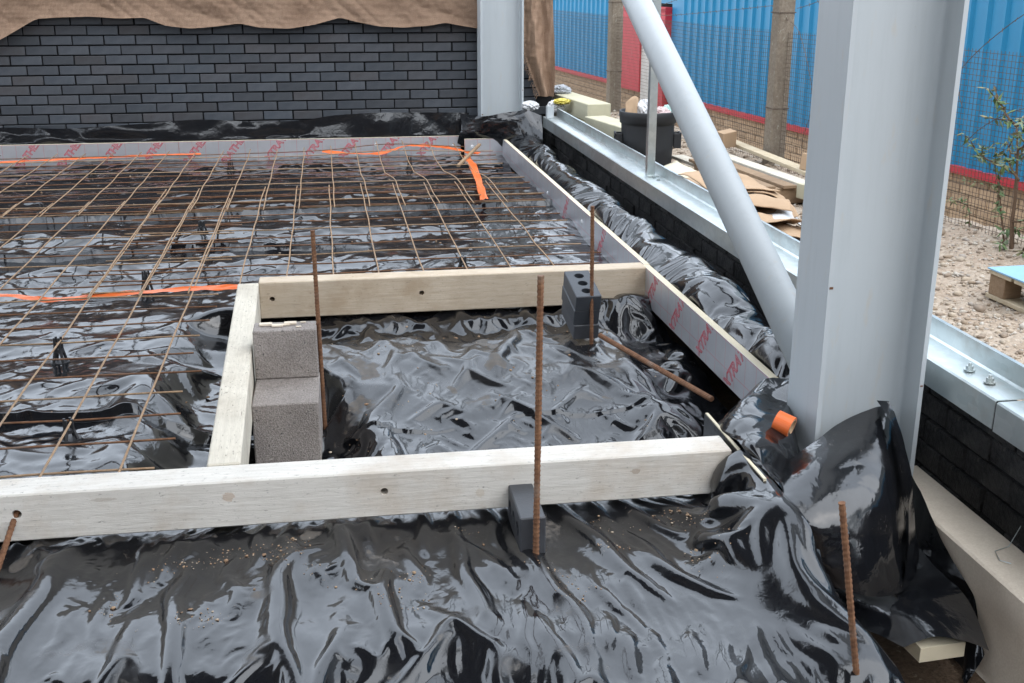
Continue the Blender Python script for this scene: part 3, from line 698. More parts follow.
# hessian hung over the wall
he = [(-3.6, 1.0), (-2.9, .95), (-2.6, .87), (-2.37, .928), (-2.279, .977), (-2.142, 1.055), (-2.082, 1.083), (-1.925, 1.09), (-1.711, 1.096), (-1.497, 1.08), (-1.315, 1.086), (-1.245, 1.057), (-1.175, 1.028), (-.994, 1.004), (-.808, 1.018), (-.62, 1.039), (-.473, 1.008), (-.247, .999), (-.056, 1.028), (.137, 1.079), (.251, 1.048), (.442, 1.01), (.636, 1.001), (.832, 1.015), (.95, 1.037), (1.068, 1.013), (1.211, .99), (1.5, 1.0)]
hx = np.linspace(-3.6, 1.5, 500); hz = np.interp(hx, [a for a, b in he], [b for a, b in he])
hz = np.convolve(np.pad(hz, 3, mode='edge'), np.ones(7) / 7, 'valid')
tv = np.linspace(0, 1, 70)[:, None]
X = np.repeat(hx[None], 70, 0); Z = hz[None] * (1 - tv) + 1.42 * tv
drop = (1.10 - hz)[None]
Y = 9.19 - .030 * np.exp(-(Z - hz[None]) / .05) - .04 * pn(X * 1.7, Z * .8, 501) * sst(0, .4, Z - hz[None]) - .030 * np.abs(pn(X * 2.2 + Z * 2.5, Z * 3 - X * 1.1, 502)) - .014 * np.abs(pn(X * 6 + Z * 5, Z * 5 + 3 * X, 503)) - .004 * pn(X * 25, Z * 25, 504)
Y = np.minimum(Y, 9.222)
tag(link('hessian_cloth', grid_mesh('hessian_cloth', X, Y, Z, HESS)), 'brown hessian cloth draped across the top of the brick wall', 'cloth')
# second cloth hanging at the wall end, with a frayed edge
t = thing('hessian_cloth', 'brown hessian cloth with frayed edge hanging right of the far column', 'cloth', (0, 0, 0))
zz = np.linspace(.46, 1.45, 140)[:, None]; uu = np.linspace(0, 1, 60)[None]
lx = np.interp(zz, [.46, .628, .783, 1.2, 2.2], [1.70, 1.633, 1.578, 1.566, 1.55]) + .008 * pn(zz * 25, 0 * zz, 510); rx = np.interp(zz, [.46, .66, 1.2, 2.2], [1.808, 1.815, 1.792, 1.78])
X = lx + (rx - lx) * uu; Z = zz + 0 * uu; Y = 9.12 + .03 * np.sin(uu * 9 + zz * 2) + .02 * pn(X * 22, Z * 3.2, 511) + .012 * pn(X * 30, Z * 9, 512) - .03 * uu
link('cloth', grid_mesh('cloth', X, Y, Z, HESSL), t)
fr = MB()
for k in range(90):
    z = random.uniform(.47, .95); x = float(np.interp(z, [.46, .628, .783, 1.2], [1.70, 1.633, 1.578, 1.566]))
    l = random.uniform(.01, .04); fr.tube([(x + .01, 9.115, z), (x - l * .5, 9.11, z - l * .2), (x - l * .8, 9.11, z - l)], .0012, 3)
tag(fr.build('frayed_threads', HESSL, t), kind='stuff')

# ------------------------------------------------------------------ steel frame
def column(label, x0, x1, y0, y1, z0, z1, tf=.014, tw=.010):
    t = thing('steel_column', label, 'steel column', (x0, y0, z0), 0, 'grey steel columns'); L = x1 - x0; W = y1 - y0; ym = W / 2; r = .018; h = z1 - z0
    MB().prism([(0, 0), (tf, 0), (tf, W), (0, W)], 'z', 0, h).build('flange', STEEL, t)
    MB().prism([(L - tf, 0), (L, 0), (L, W), (L - tf, W)], 'z', 0, h).build('flange', STEEL, t)
    pf = []
    for k in range(7): a = R(90 * k / 6); pf.append((tf + r - r * math.sin(a), ym - tw / 2 - r + r * math.cos(a)))
    left_f = pf[::-1]                      # from flange towards web
    P = [(tf, ym - tw / 2 - r)] + [(tf + r - r * math.cos(R(15 * k)), ym - tw / 2 - r + r * math.sin(R(15 * k))) for k in range(7)]
    P += [(L - tf - r + r * math.sin(R(15 * k)), ym - tw / 2 - r + r * math.cos(R(15 * k))) for k in range(7)]
    P += [(L - tf, ym + tw / 2), (tf, ym + tw / 2)]
    Q = [P[0]]
    for p in P[1:]:
        if (Vector(p) - Vector(Q[-1])).length > 1e-5: Q.append(p)
    o = MB().prism(Q, 'z', 0, h).build('web', STEEL, t)
    # rust chips along the flange edge
    ch = MB()
    for k in range(5):
        z = random.uniform(.2, h * .5); s = random.uniform(.0015, .004)
        ch.box(L - tf * .8, L - tf * .2, -.0012, .0005, z, z + s * 1.6) if k % 2 else ch.box(tf * .3, tf + .001, -.0012, .0005, z, z + s * 2)
    ch.build('rust_chip', RUST, t)
    MB().box(-.03, L + .03, -.03, W + .03, -.02, -.001).build('base_plate', STEEL, t)
    return t
column('large grey painted steel column close to the camera on the right', 1.302, 1.612, 2.75, 2.955, -.30, 3.6, .013)
column('far grey steel column standing in the corner by the brick wall', 1.205, 1.545, 8.98, 9.19, -.2, 3.8)
# brace
b0 = Vector((1.455, 3.02, .16)); b1 = Vector((1.455, 5.352, 1.273)); dv = (b1 - b0)
br = thing('diagonal_brace', 'grey tubular diagonal brace rising from the near column foot', 'brace', b0)
MB().tube([b0 - b0, dv * 2.4], .0632, 40).build('tube', STEEL, br, True)
MB().box(-.008, .008, -.10, .10, -.15, .10).build('gusset_plate', STEEL, br)
for p in br.children: pass

# unseen roof added overhead so that the polythene reflects something dark
ROOFM = mat_plain('added_roof_grey', (.13, .13, .135), .6)
rf = thing('added_roof_deck', 'unseen grey roof deck added overhead to darken reflections', 'roof', (0, 0, 4.3))
ROOF_0, ROOF_Y = -2.0, 5.7
for k in range(10): MB().box(-9.4 + k * .99, -8.412 + k * .99, ROOF_0, ROOF_Y, 0, .03).build('deck_sheet', ROOFM, rf)
for y in np.arange(-1.9, ROOF_Y, 1.4): MB().box(-9.4, .48, y, y + .065, -.205, -.002).build('purlin', GALV, rf)
MB().box(-9.4, 1.40, 2.77, 2.93, -.55, -.21).build('rafter', STEEL, rf)
# ------------------------------------------------------------------ dwarf wall and galvanised rail
dw = thing('dwarf_wall', 'low bitumen black brick wall under the galvanised rail', 'wall', (1.75, 0, 0))
MB().box(.006, .10, -1.5, 9.3, -.45, .262).build('mortar_core', MORTAR, dw)
V, F = cbox(.03, .219, .0695, .004); blk = mesh('brick', V, F, BITUMEN)
rest = MB()
for c in range(10):
    z = .262 - .0375 - c * .075
    for k in range(49):
        y = -1.45 + k * .225 + (.1125 if c % 2 else 0)
        if y > 9.15: continue
        if y > 1.9 and c < 8: link('brick', blk, dw, (.006 + random.uniform(-.006, .004), y + random.uniform(-.003, .003), z + random.uniform(-.003, .003)), (random.uniform(-.012, .012), random.uniform(-.03, .03), random.uniform(-.015, .015)))
        else: rest.box(-.009, .02, y - .107, y + .107, z - .032, z + .032, .004)
tag(rest.build('brickwork', BITUMEN, dw), kind='stuff')
XL, XB, ZT = 1.658, 1.772, .345
rail = thing('galvanised_rail', 'galvanised steel Z rail running along the top of the brick wall', 'rail', (XL, 0, ZT))
def zrail(y0, y1, dz=0, dx=0):
    m = MB(); W_ = XB - XL; th = .003
    prof = [(0, -.080), (th, -.080), (th, -.006), (.006, -th), (W_ - th - .004, -th), (W_, -.000), (W_, .058), (W_ + .012, .058), (W_ + .012, .060), (W_ - th, .061), (W_ - th, .006), (W_ - .008, 0), (.006, 0), (.001, -.004)]
    return m.prism([(p + dx, q + dz) for p, q in prof], 'y', y0, y1)
zrail(2.482, 8.75).build('rail_length', GALV, rail); zrail(-1.5, 2.478, -.0045, .002).build('rail_length', GALV, rail)
for yy in (2.60, 2.70):
    bl = MB().tube([(.055, yy, .003), (.055, yy, .006)], .016, 12).tube([(.055, yy, .006), (.055, yy, .016)], .010, 6).tube([(.055, yy, .016), (.055, yy, .024)], .005, 8)
    bl.build('bolt', GALV, rail)
for yy in (5.88, 5.80): MB().tube([(.07, yy, .0005), (.07, yy, .010)], .010, 6).build('bolt', GALV, rail)
MB().box(.01, .06, 8.62, 8.625, .001, .09).box(.01, .013, 8.625, 8.68, .001, .09).build('end_cleat', STEEL, rail)
st = thing('steel_strut', 'slim galvanised angle strut standing on the rail behind the brace', 'strut', (XL + .045, 5.93, ZT + .001))
MB().prism([(0, 0), (.042, 0), (.042, .003), (.003, .003), (.003, .042), (0, .042)], 'z', 0, 2.6).build('angle', GALV, st)
MB().box(.0, .06, -.03, .0, .0005, .004).build('foot_plate', GALV, st)
# precast concrete beam in the gap beside the near column
cb = MB()
V, F = cbox(.145, 3.2, .30, .006); cb.add([(v[0], v[1], v[2]) for v in V], F)
tag(cb.build('concrete_beam', CONC, None, loc=(1.668, 1.35, -.198)), 'pale precast concrete beam lying beside the brick wall, bottom right', 'concrete beam')

# ------------------------------------------------------------------ reinforcement mesh
def wire(pts, r=.0037, n=5): return MB().tube(pts, r, n)
def wob(p0, p1, seed, amp=.006, n=26, bend=None):
    r = np.random.default_rng(seed); t = np.linspace(0, 1, n); P = np.array(p0)[None] * (1 - t[:, None]) + np.array(p1)[None] * t[:, None]
    ph = r.uniform(0, 50)
    P[:, 2] += amp * pn(t * 6 + ph, 0 * t, 600); d = np.array([-(p1[1] - p0[1]), p1[0] - p0[0]]); d = d / np.hypot(*d)
    P[:, :2] += (amp * .9 * pn(t * 5 + ph, 0 * t + 7, 601))[:, None] * d
    if bend is not None: P = bend(P)
    return [tuple(q) for q in P]
def mesh_sheet(label, xs, ys, x0, x1, y0, y1, z, seed, skew=0, bend=None, cut=None):
    t = thing('rebar_mesh', label, 'rebar mesh', (0, 0, 0), 0, 'reinforcement mesh sheets'); k = 0
    for x in xs:
        k += 1; yy0, yy1 = (y0, y1) if cut is None else cut('y', x, y0, y1)
        wire(wob((x, yy0, z + .008), (x + skew, yy1, z + .008), seed + k, bend=bend)).build('long_wire', RUSTL, t, True)
    for y in ys:
        k += 1; xx0, xx1 = (x0, x1) if cut is None else cut('x', y, x0, x1)
        wire(wob((xx0 + random.uniform(-.03, .03), y, z), (xx1 + random.uniform(-.03, .03), y, z), seed + k, n=40, bend=bend)).build('cross_wire', RUST if k % 3 else RUSTL, t, True)
    return t
mesh_sheet('near left sheet of rusty steel mesh beside the short timber', [-.615 - .2085 * k for k in range(14)], [3.03 + .2055 * k for k in range(20)], -3.45, -.50, 2.9, 7.1, .070, 700)
mesh_sheet('middle sheet of rusty steel mesh behind the pit', [1.02 - .2055 * k for k in range(11)], [4.93 + .2 * k for k in range(13)], -1.10, 1.28, 4.82, 7.42, .078, 800,
           cut=lambda a, v, p, q: (p + (0 if v > -.3 else (.02 if v > -.9 else .0)), q))
def bendC(P):
    P[:, 2] += .05 * np.exp(-((P[:, 1] - 9.0) / .35) ** 2) * np.exp(-((P[:, 0] - .55) / .5) ** 2)
    P[:, 0] += .06 * np.clip((P[:, 1] - 7.55) / .25, 0, 1) * sst(.1, .5, P[:, 0]) * -1
    return P
mesh_sheet('back sheet of rusty steel mesh along the brick wall', [1.045 - .2055 * k for k in range(22)], [6.72 + .2 * k for k in range(12)], -3.45, 1.30, 6.62, 9.06, .086, 900, bend=bendC)

# plastic chairs that hold the mesh up
def spacer(label, x, y, hh=.066):
    z = max(float(h_slab(x + a_, y + b_)) for a_ in (-.03, 0, .03) for b_ in (-.03, 0, .03)) - .004
    t = thing('mesh_spacer', label, 'spacer', (x, y, z), random.uniform(0, 3), 'black mesh spacers')
    t.scale = (1.0, 1.0, 1.08)
    h = max(.045, hh - z + .008)
    for k in range(4):
        a = k * math.pi / 2
        MB().tube([(.026 * math.cos(a), .026 * math.sin(a), .002), (.014 * math.cos(a), .014 * math.sin(a), h * .6), (.013 * math.cos(a), .013 * math.sin(a), h + .010)], [.006, .0055, .0045], 6).build('leg', BLACKPL, t)
    MB().tube([(0, 0, h * .45), (0, 0, h * .62)], .017, 10).build('ring', BLACKPL, t)
    MB().tube([(0, 0, .0), (0, 0, .006)], .034, 12).build('foot', BLACKPL, t)
for lab, x, y in (('black plastic mesh spacer just beyond the folded sheet line, left of pit corner', -.70, 6.22), ('black plastic mesh spacer just behind the orange ribbon', -.86, 5.25),
                  ('black plastic mesh spacer on the near left mesh, third from front', -1.04, 4.26), ('black plastic mesh spacer nearest the front timber', -.83, 3.40),
                  ('black plastic mesh spacer right behind the tan timber', .615, 5.30), ('black plastic mesh spacer farthest left below the brick wall board', -1.70, 8.55),
                  ('black plastic mesh spacer below the middle of the wall board', -.72, 8.55), ('black plastic mesh spacer in the left middle of the mesh', -1.70, 6.99),
                  ('black plastic mesh spacer right of centre under the mesh overlap', .66, 7.05), ('black plastic mesh spacer near the raised sheet by the wall board', .60, 8.55)):
    spacer(lab, x, y)

# orange ribbons
def ribbon(name, pts, wd, label, cat, mat=ORANGE, vert=.35, seed=1):
    P = np.array(pts, float); n = 16 * (len(P) - 1); G = spline_grid(np.stack([P, P], 1), n, 2)[:, 0]
    t = np.linspace(0, 1, n); d = np.gradient(G, axis=0); d /= np.linalg.norm(d, axis=1, keepdims=True)
    sd_ = np.stack([-d[:, 1], d[:, 0], 0 * t], -1); a = vert + .6 * pn(t * len(P) * 1.0, 0 * t, seed)
    wv = sd_ * np.cos(a)[:, None] + np.array([[0, 0, 1]]) * np.sin(a)[:, None]
    ww = wd * (.8 + .25 * pn(t * len(P) * 1.2, 0 * t + 3, seed))
    k = np.linspace(-.5, .5, 7)
    A = G[:, None] + wv[:, None] * (ww[:, None] * k[None])[..., None]
    A[..., 2] += .12 * wd * (pn(t[:, None] * len(P) * 4, k[None] * 3, seed + 3))
    me = grid_mesh(name, A[..., 0], A[..., 1], A[..., 2], mat); o = link(name, me)
    if label: tag(o, label, cat, 'orange ribbons')
    return o
ribbon('orange_ribbon', [(-2.6, 4.97, .07), (-1.9, 4.98, .075), (-1.43, 4.978, .075), (-1.21, 4.93, .06), (-.92, 4.925, .075), (-.65, 4.915, .085), (-.413, 4.90, .092)], .038, 'orange ribbon lying across the mesh to the pit corner', 'ribbon', seed=2)
ribbon('orange_ribbon', [(-3.2, 8.9, .05), (-2.44, 8.96, .055), (-2.03, 9.02, .06), (-1.68, 9.04, .065), (-1.3, 9.05, .07), (-.98, 9.06, .07)], .034, 'orange ribbon along the left foot of the wall board', 'ribbon', seed=3)
ribbon('orange_ribbon', [(-.05, 9.03, .075), (.15, 8.98, .06), (.40, 8.95, .06), (.60, 9.02, .10), (.78, 9.0, .105), (.95, 8.88, .095), (1.06, 8.74, .085), (1.14, 8.62, .09)], .042, 'orange ribbon below the wall board near the corner', 'ribbon', seed=4)
ribbon('orange_ribbon', [(1.10, 8.66, .09), (1.02, 8.40, .10), (1.015, 8.1, .095), (.985, 7.6, .095), (.955, 7.2, .095), (.92, 6.75, .09)], .06, 'orange ribbon hanging over the mesh from the corner', 'ribbon', vert=.1, seed=5)
# short timber offcut on the mesh
o = MB().box(-.28, .28, -.012, .012, 0, .018, .002).build('timber_offcut', W_DARK, None, loc=(1.03, 8.36, .11), rot=(0, R(-8), R(66))); tag(o, 'brown timber offcut lying by the orange ribbons in the corner', 'timber offcut')

# ------------------------------------------------------------------ loose bricks, blocks
def brick3(loc_holes_axis='z'):
    V, F = cbox(.1025, .215, .065, .003); me = MB().add(V, F).me('brick', BRICKB)
    c = MB()
    for k in (-1, 0, 1): c.tube([(0, k * .062, -.05), (0, k * .062, .05)], .020, 18)
    return boolean(me, c)
B3 = brick3()
th, yw = R(14), R(2)
fv = Vector((-math.sin(yw) * math.cos(th), math.cos(yw) * math.cos(th), math.sin(th))); rv = Vector((math.cos(yw), math.sin(yw), 0)); uv_ = rv.cross(fv)
for k in range(3):
    lab = ('topmost perforated blue brick of the stack in front of the tan timber', 'middle blue brick of the stack in front of the tan timber', 'lowest blue brick of the stack in front of the tan timber')[2 - k]
    base = Vector((.925, 4.20, 0)) + rv * (.0512 + (.002, -.002, 0)[k]) + fv * (.1075 + (0, .003, 0)[k]) + uv_ * (.0325 + k * .0655)
    Mm = Matrix((rv, fv, uv_)).transposed()
    o = link('blue_brick', B3, None, base, Mm.to_euler()); tag(o, lab, 'brick', 'loose blue bricks')
o = link('blue_brick', B3, None, (.458, 2.605, .048), (0, R(90), R(-.5))); tag(o, 'single blue brick on edge against the front timber', 'brick', 'loose blue bricks')
V, F = cbox(.214, .102, .174, .004); bk = mesh('concrete_block', V, F, BLOCKM)
o = link('concrete_block', bk, None, (-.178, 3.798, .1475), (0, 0, R(-1))); tag(o, 'raised rear concrete block against the short timber', 'concrete block', 'concrete blocks in the pit')
V, F = cbox(.215, .36, .215, .004); bk2 = mesh('concrete_block', V, F, BLOCKM)
o = link('concrete_block', bk2, None, (-.178, 3.682, -.0480), (0, 0, R(-.8))); tag(o, 'low front concrete block beside the short timber', 'concrete block', 'concrete blocks in the pit')
sh = MB()
for k in range(7): 
    x = random.uniform(-.27, -.09); y = random.uniform(3.775, 3.835); s = random.uniform(.008, .022); sh.box(x - s, x + s, y - s * .5, y + s * .5, .2358, .2358 + s * .35, .001)
tag(sh.build('mortar_bits', CONC), 'pale mortar fragments on top of the rear concrete block', 'mortar', kind='stuff')

# ------------------------------------------------------------------ rebar stakes
def rebar(label, p0, p1, r=.0085):
    p0 = Vector(p0); p1 = Vector(p1); L = (p1 - p0).length; step = .0042; n = int(L / step) + 1; ns = 10; V = []; F = []
    for i in range(n):
        z = L * i / (n - 1)
        for k in range(ns):
            a = 2 * math.pi * k / ns
            rib = .5 + .5 * math.sin(2 * math.pi * z / .0125 + (a if a < math.pi else -a) * 1.0); rr = r * (.93 + .17 * (rib > .55))
            if abs(math.sin(a)) < .2: rr = r * 1.05
            V.append((rr * math.cos(a), rr * math.sin(a), z))
    for i in range(n - 1):
        for k in range(ns): F.append((i * ns + k, i * ns + (k + 1) % ns, (i + 1) * ns + (k + 1) % ns, (i + 1) * ns + k))
    F.append(tuple(range(ns))[::-1]); F.append(tuple((n - 1) * ns + k for k in range(ns)))
    o = MB().add(V, F).build('rebar_stake', RUST, None, loc=p0); o.rotation_mode = 'QUATERNION'; o.rotation_quaternion = (p1 - p0).to_track_quat('Z', 'Y')
    return tag(o, label, 'rebar', 'rebar stakes')
rebar('ribbed rusty stake standing right of the concrete blocks', (-.0605, 3.81, -.20), (-.067, 3.80, .566), .0075)
rebar('ribbed rusty stake beside the stack of three bricks', (.995, 4.165, -.16), (.985, 4.165, .545), .0075)
rebar('thick ribbed rusty stake standing in front of the single brick', (.4585, 2.475, -.2), (.467, 2.475, .726), .0078)
rebar('ribbed rusty stake leaning at the bottom right', (1.06, 1.85, -.25), (.943, 1.85, .415), .0066)
rebar('rusty bar lying slanted across the polythene in the pit', (1.012, 4.10, .045), (1.215, 3.36, .045), .0095)
rebar('rusty bar poking out of the front timber, left edge', (-.813, 2.74, .112), (-.842, 2.60, .012), .0075)

# roll of orange tape
t = thing('tape_roll', 'roll of orange tape lying by the near column foot', 'tape roll', (1.214, 2.765, .158))
def ringmesh(ro, ri, w_): 
    m = MB(); n = 32; V = []; F = []
    for k in range(n):
        a = 2 * math.pi * k / n; c, s_ = math.cos(a), math.sin(a)
        V += [(-w_ / 2, ro * c, ro * s_), (w_ / 2, ro * c, ro * s_), (w_ / 2, ri * c, ri * s_), (-w_ / 2, ri * c, ri * s_)]
    for k in range(n):
        q = (k + 1) % n
        for e in range(4): F.append((4 * k + e, 4 * k + (e + 1) % 4, 4 * q + (e + 1) % 4, 4 * q + e))
    return m.add(V, F)
o = ringmesh(.031, .026, .048).build('tape', ORANGE, t, True, rot=(R(0), R(14), R(-42))); o.location = (0, 0, .036)
o.data.polygons.foreach_set('use_smooth', [False] * len(o.data.polygons))
o2 = ringmesh(.0258, .0235, .049).build('core', CARD, t, False, rot=(R(0), R(14), R(-42))); o2.location = (0, 0, .036)
# foam offcut under the low fold
o = MB().box(-.06, .06, -.05, .05, -.02, .02, .001).build('foam_offcut', FOAM, None, loc=(1.375, 2.18, -.145), rot=(0, 0, R(4))); tag(o, 'yellow foam offcut under the polythene fold, bottom right', 'foam offcut')

# dark building added behind the camera to darken camera-facing reflections
eb = thing('added_building', 'unseen dark building added behind the camera to darken reflections', 'building', (0, -6, 0))
MB().box(-12, 9, -6, 0, -1.4, 4.2).build('wall', mat_plain('dark_stock_brick', (.10, .085, .08), .9), eb)
MB().box(-12.2, 9.2, -6.2, .25, 4.201, 4.35).build('roof', ROOFM, eb)
for k in range(5): MB().box(-9 + k * 3.2, -7.6 + k * 3.2, .001, .03, 1.2, 2.6).build('window', mat_plain('dark_glass_%d' % k, (.03, .035, .04), .1, .5), eb)
# ------------------------------------------------------------------ blue clad building beyond the fence
OFF = 2.2
BO = FP + FNRM * OFF
ang = math.atan2(-FD[0], FD[1])          # local y runs along the facade
BLD_RED = -.055
bld = thing('industrial_building', 'blue corrugated industrial building with brown brick base behind the fence', 'building', (BO[0], BO[1], 0), ang)
BLUE = mat_plain('blue_cladding', (.014, .225, .415), .42, .4, .08, 3, .03)
REDP = mat_plain('red_flashing', (.50, .03, .045), .5, .4, .1)
DOORW = mat_plain('white_door', (.62, .58, .52), .6, .4, .1)
BROWNB = mat_speck('buff_brick', (.47, .325, .20), (.56, .40, .26), 60, .95, None, .4, .003, .4, (.37, .25, .15), rnd=.2)
BMORT = mat_plain('pale_mortar', (.55, .47, .37), .95, .1)
# cladding panels, 1 m wide, ribbed every 0.2 m
def panel(y0, w_=1.0):
    m = MB(); V = []; F = []; ys_ = []
    for k in range(5):
        a = y0 + k * .2; ys_ += [(a, 0), (a + .125, 0), (a + .145, -.025), (a + .175, -.025), (a + .195, 0)]
    for y, x in ys_:
        V += [(x, y, BLD_RED + .035), (x, y, 2.6)]
    for k in range(len(ys_) - 1): F.append((2 * k, 2 * k + 2, 2 * k + 3, 2 * k + 1))
    return m.add(V, F)
pm = panel(0).me('cladding_panel', BLUE)
DY0, DY1 = 9.45, 10.95                    # doorway, along the facade
for k in range(-4, 22):
    if 9 <= k <= 10: continue
    link('cladding_panel', pm, bld, (0, k * 1.0, 0))
MB().box(.0, .02, 9.0, 9.36, BLD_RED, 2.6).box(.0, .02, 9.36, 11.0, 1.06, 2.6).build('cladding_infill', BLUE, bld)
MB().box(.03, 6, -4, 22, -1.4, 2.55).build('inner_wall', MORTAR, bld)
MB().box(-.045, .028, -4, 9.36, BLD_RED - .02, BLD_RED + .035).build('flashing', REDP, bld); MB().box(-.045, .028, 11.0, 22, BLD_RED - .02, BLD_RED + .035).build('flashing', REDP, bld)
dr = MB().box(-.05, -.02, 9.52, 10.22, -1.1, .95).build('door', DOORW, bld)
MB().box(-.09, .0, 9.36, 9.52, -1.1, 1.0).build('door_jamb', REDP, bld); MB().box(-.09, .0, 9.36, 11.0, .955, 1.02).build('door_head', REDP, bld)
MB().box(-.075, -.02, 10.225, 10.97, BLD_RED - .02, .95).build('red_panel', REDP, bld)
MB().box(-.07, -.052, 9.56, 9.6, -.12, 0).build('handle', BLACKPL, dr)
MB().box(.022, .03, -4, 22, -1.4, BLD_RED - .02).build('mortar_backing', BMORT, bld)
V, F = cbox(.02, .216, .065, .002); bb = mesh('brick', V, F, BROWNB)
rest = MB()
for c in range(17):
    z = BLD_RED - .06 - c * .075
    for k in range(116):
        y = -4 + k * .226 + (.113 if c % 2 else 0)
        if 9.3 < y < 10.3 or y > 21.8: continue
        vis = c < 11 and ((1.9 < y < 4.2) or (5.2 < y < 8.2))
        if vis: link('brick', bb, bld, (.016 + random.uniform(-.002, .002), y, z))
        else: rest.box(.006, .026, y - .108, y + .108, z - .0325, z + .0325)
tag(rest.build('brickwork', BROWNB, bld), kind='stuff')

# ------------------------------------------------------------------ fence
def fpt(s, d=0): p = FP + FD * s + FNRM * d; return (float(p[0]), float(p[1]))
fang = ang
fence = thing('wire_fence', 'square wire mesh fence in front of the blue building', 'fence', (FP[0], FP[1], 0), fang)
WIREM = mat_rust('fence_wire', (.10, .075, .06), (.16, .12, .09))
zb, zt = .16, 1.065
vm = MB(); s0, s1 = -1.6, 9.5
k = 0; y = s0
while y < s1:
    vm.tube([(.0 + .012 * math.sin(y * 3), y, zb), (.012 * math.sin(y * 3 + 1), y + .004 * math.sin(y * 9), (zb + zt) / 2), (.012 * math.sin(y * 3 + .5), y, zt)], .0014, 3, False); y += .0255
z = zb
while z < zt + .001:
    pts = [(.003 + .012 * math.sin(q * 3 + z), q, z + .006 * math.sin(q * 2 + z * 5)) for q in np.arange(s0, s1, .3)]
    vm.tube(pts, .0014, 3, False); z += .0255
tag(vm.build('wire_mesh', WIREM, fence), kind='stuff')
def strand(pts, barbs=True, label=None):
    P = np.array(pts, float); G = spline_grid(np.stack([P, P], 1), 30 * (len(P) - 1), 2)[:, 0]
    m = MB().tube([tuple(g) for g in G], .0019, 5)
    L = np.concatenate([[0], np.cumsum(np.linalg.norm(np.diff(G, axis=0), axis=1))])
    for q in np.arange(.05, L[-1], .10):
        c = np.array([np.interp(q, L, G[:, i]) for i in range(3)]); a = random.uniform(0, 3)
        d = Vector((math.cos(a) * .4, math.sin(a) * .6, .7)) * .013
        m.tube([Vector(c) - d, Vector(c) + d], .0016, 4)
    return m.build('barbed_strand', WIREM, fence)
strand([(0, 2.2, 1.2), (-.01, 1.4, 1.30), (0, .72, .98), (.0, .55, .80)]); strand([(0, -.2, 1.32), (-.02, .1, 1.26), (-.01, .38, 1.12), (0, .58, .98), (.0, .66, .88)])
strand([(0, -.3, .90), (-.01, .1, .84), (-.01, .35, .74), (0, .52, .62)])
strand([(0, 2.35, 1.22), (-.01, 3.2, 1.16), (-.01, 4.2, 1.10), (0, 4.6, 1.12), (0, 4.0, 1.22), (0, 3.5, 1.32)]); strand([(0, 2.35, 1.15), (-.02, 2.1, 1.05), (-.02, 1.9, .7), (-.01, 2.0, .4), (0, 1.8, .2)])
def post(label, s, h=1.33, w_=.105):
    x, y = fpt(s, .0)
    t = thing('fence_post', label, 'fence post', (x, y, 0), fang, 'concrete fence posts')
    MB().box(-w_ / 2, w_ / 2, -w_ / 2, w_ / 2, -.4, h, .010).build('shaft', POSTM, t)
    MB().add([Vector((v[0], v[1], v[2])) for v in [(-w_ / 2 + .006, -w_ / 2 + .004, h - .07), (w_ / 2 - .006, -w_ / 2 + .004, h - .01), (w_ / 2 - .006, w_ / 2 - .004, h - .01), (-w_ / 2 + .006, w_ / 2 - .004, h - .07),
            (-.30, -.035, h + .28), (-.23, -.035, h + .32), (-.23, .035, h + .32), (-.30, .035, h + .28)]], [(0, 1, 2, 3), (4, 7, 6, 5), (0, 4, 5, 1), (1, 5, 6, 2), (2, 6, 7, 3), (3, 7, 4, 0)]).build('cranked_arm', POSTM, t)
    MB().box(-w_ / 2 - .003, w_ / 2 + .003, -w_ / 2 - .003, w_ / 2 + .003, .60, .607).build('tie_wire', WIREM, t); MB().box(-w_ / 2 - .003, w_ / 2 + .003, -w_ / 2 - .003, w_ / 2 + .003, 1.17, 1.176).build('tie_wire', WIREM, t)
post('weathered concrete fence post beside the near column', 2.36); post('weathered concrete fence post behind the black bin', 5.33); post('weathered concrete fence post hidden behind the far hessian cloth', 8.3) if 0 else None

# leafy shrub growing through the fence
LEAF = [mat_plain('leaf_%d' % i, c, .55, .4, .15, 30) for i, c in enumerate([(.10, .17, .05), (.15, .22, .08), (.19, .23, .12), (.24, .22, .10)])]
STEM = mat_plain('shrub_stem', (.15, .095, .06), .9, .2, .2, 30)
sx, sy = fpt(.02, -.05)
shrub = thing('shrub', 'thin leafy shrub growing through the wire fence at right edge', 'shrub', (sx, sy, GZ))
random.seed(21); sm = MB(); lm = [MB() for _ in LEAF]
def limb(p, d, L, r, depth):
    pts = [Vector(p)]; d = Vector(d).normalized(); n = 6
    for k in range(n):
        d = (d + Vector((random.gauss(0, .13), random.gauss(0, .13), random.gauss(0, .10)))).normalized(); pts.append(pts[-1] + d * L / n)
    sm.tube(pts, [r * (1 - .75 * k / n) for k in range(n + 1)], 6)
    for k in range(1, n + 1):
        if depth and random.random() < .75:
            s = Vector((random.gauss(0, .35), random.gauss(0, 1), random.uniform(-.2, .7))); limb(pts[k], d * .3 + s, L * random.uniform(.3, .5), r * .5, depth - 1)
        if depth < 2:
            for _ in range(random.choice((1, 2, 2, 3))):
                q = pts[k]; a = Vector((random.gauss(0, .6), random.gauss(0, 1), random.uniform(-1.2, .5))).normalized(); l = random.uniform(.022, .055); s = a.cross(Vector((random.gauss(0, .4), random.gauss(0, .4), 1))).normalized() * l * .2
                nn = a.cross(s).normalized() * l * .06
                random.choice(lm).add([q, q + a * l * .35 + s + nn, q + a * l, q + a * l * .35 - s + nn, q + a * l * .5 - nn], [(0, 1, 4), (1, 2, 4), (2, 3, 4), (3, 0, 4)])
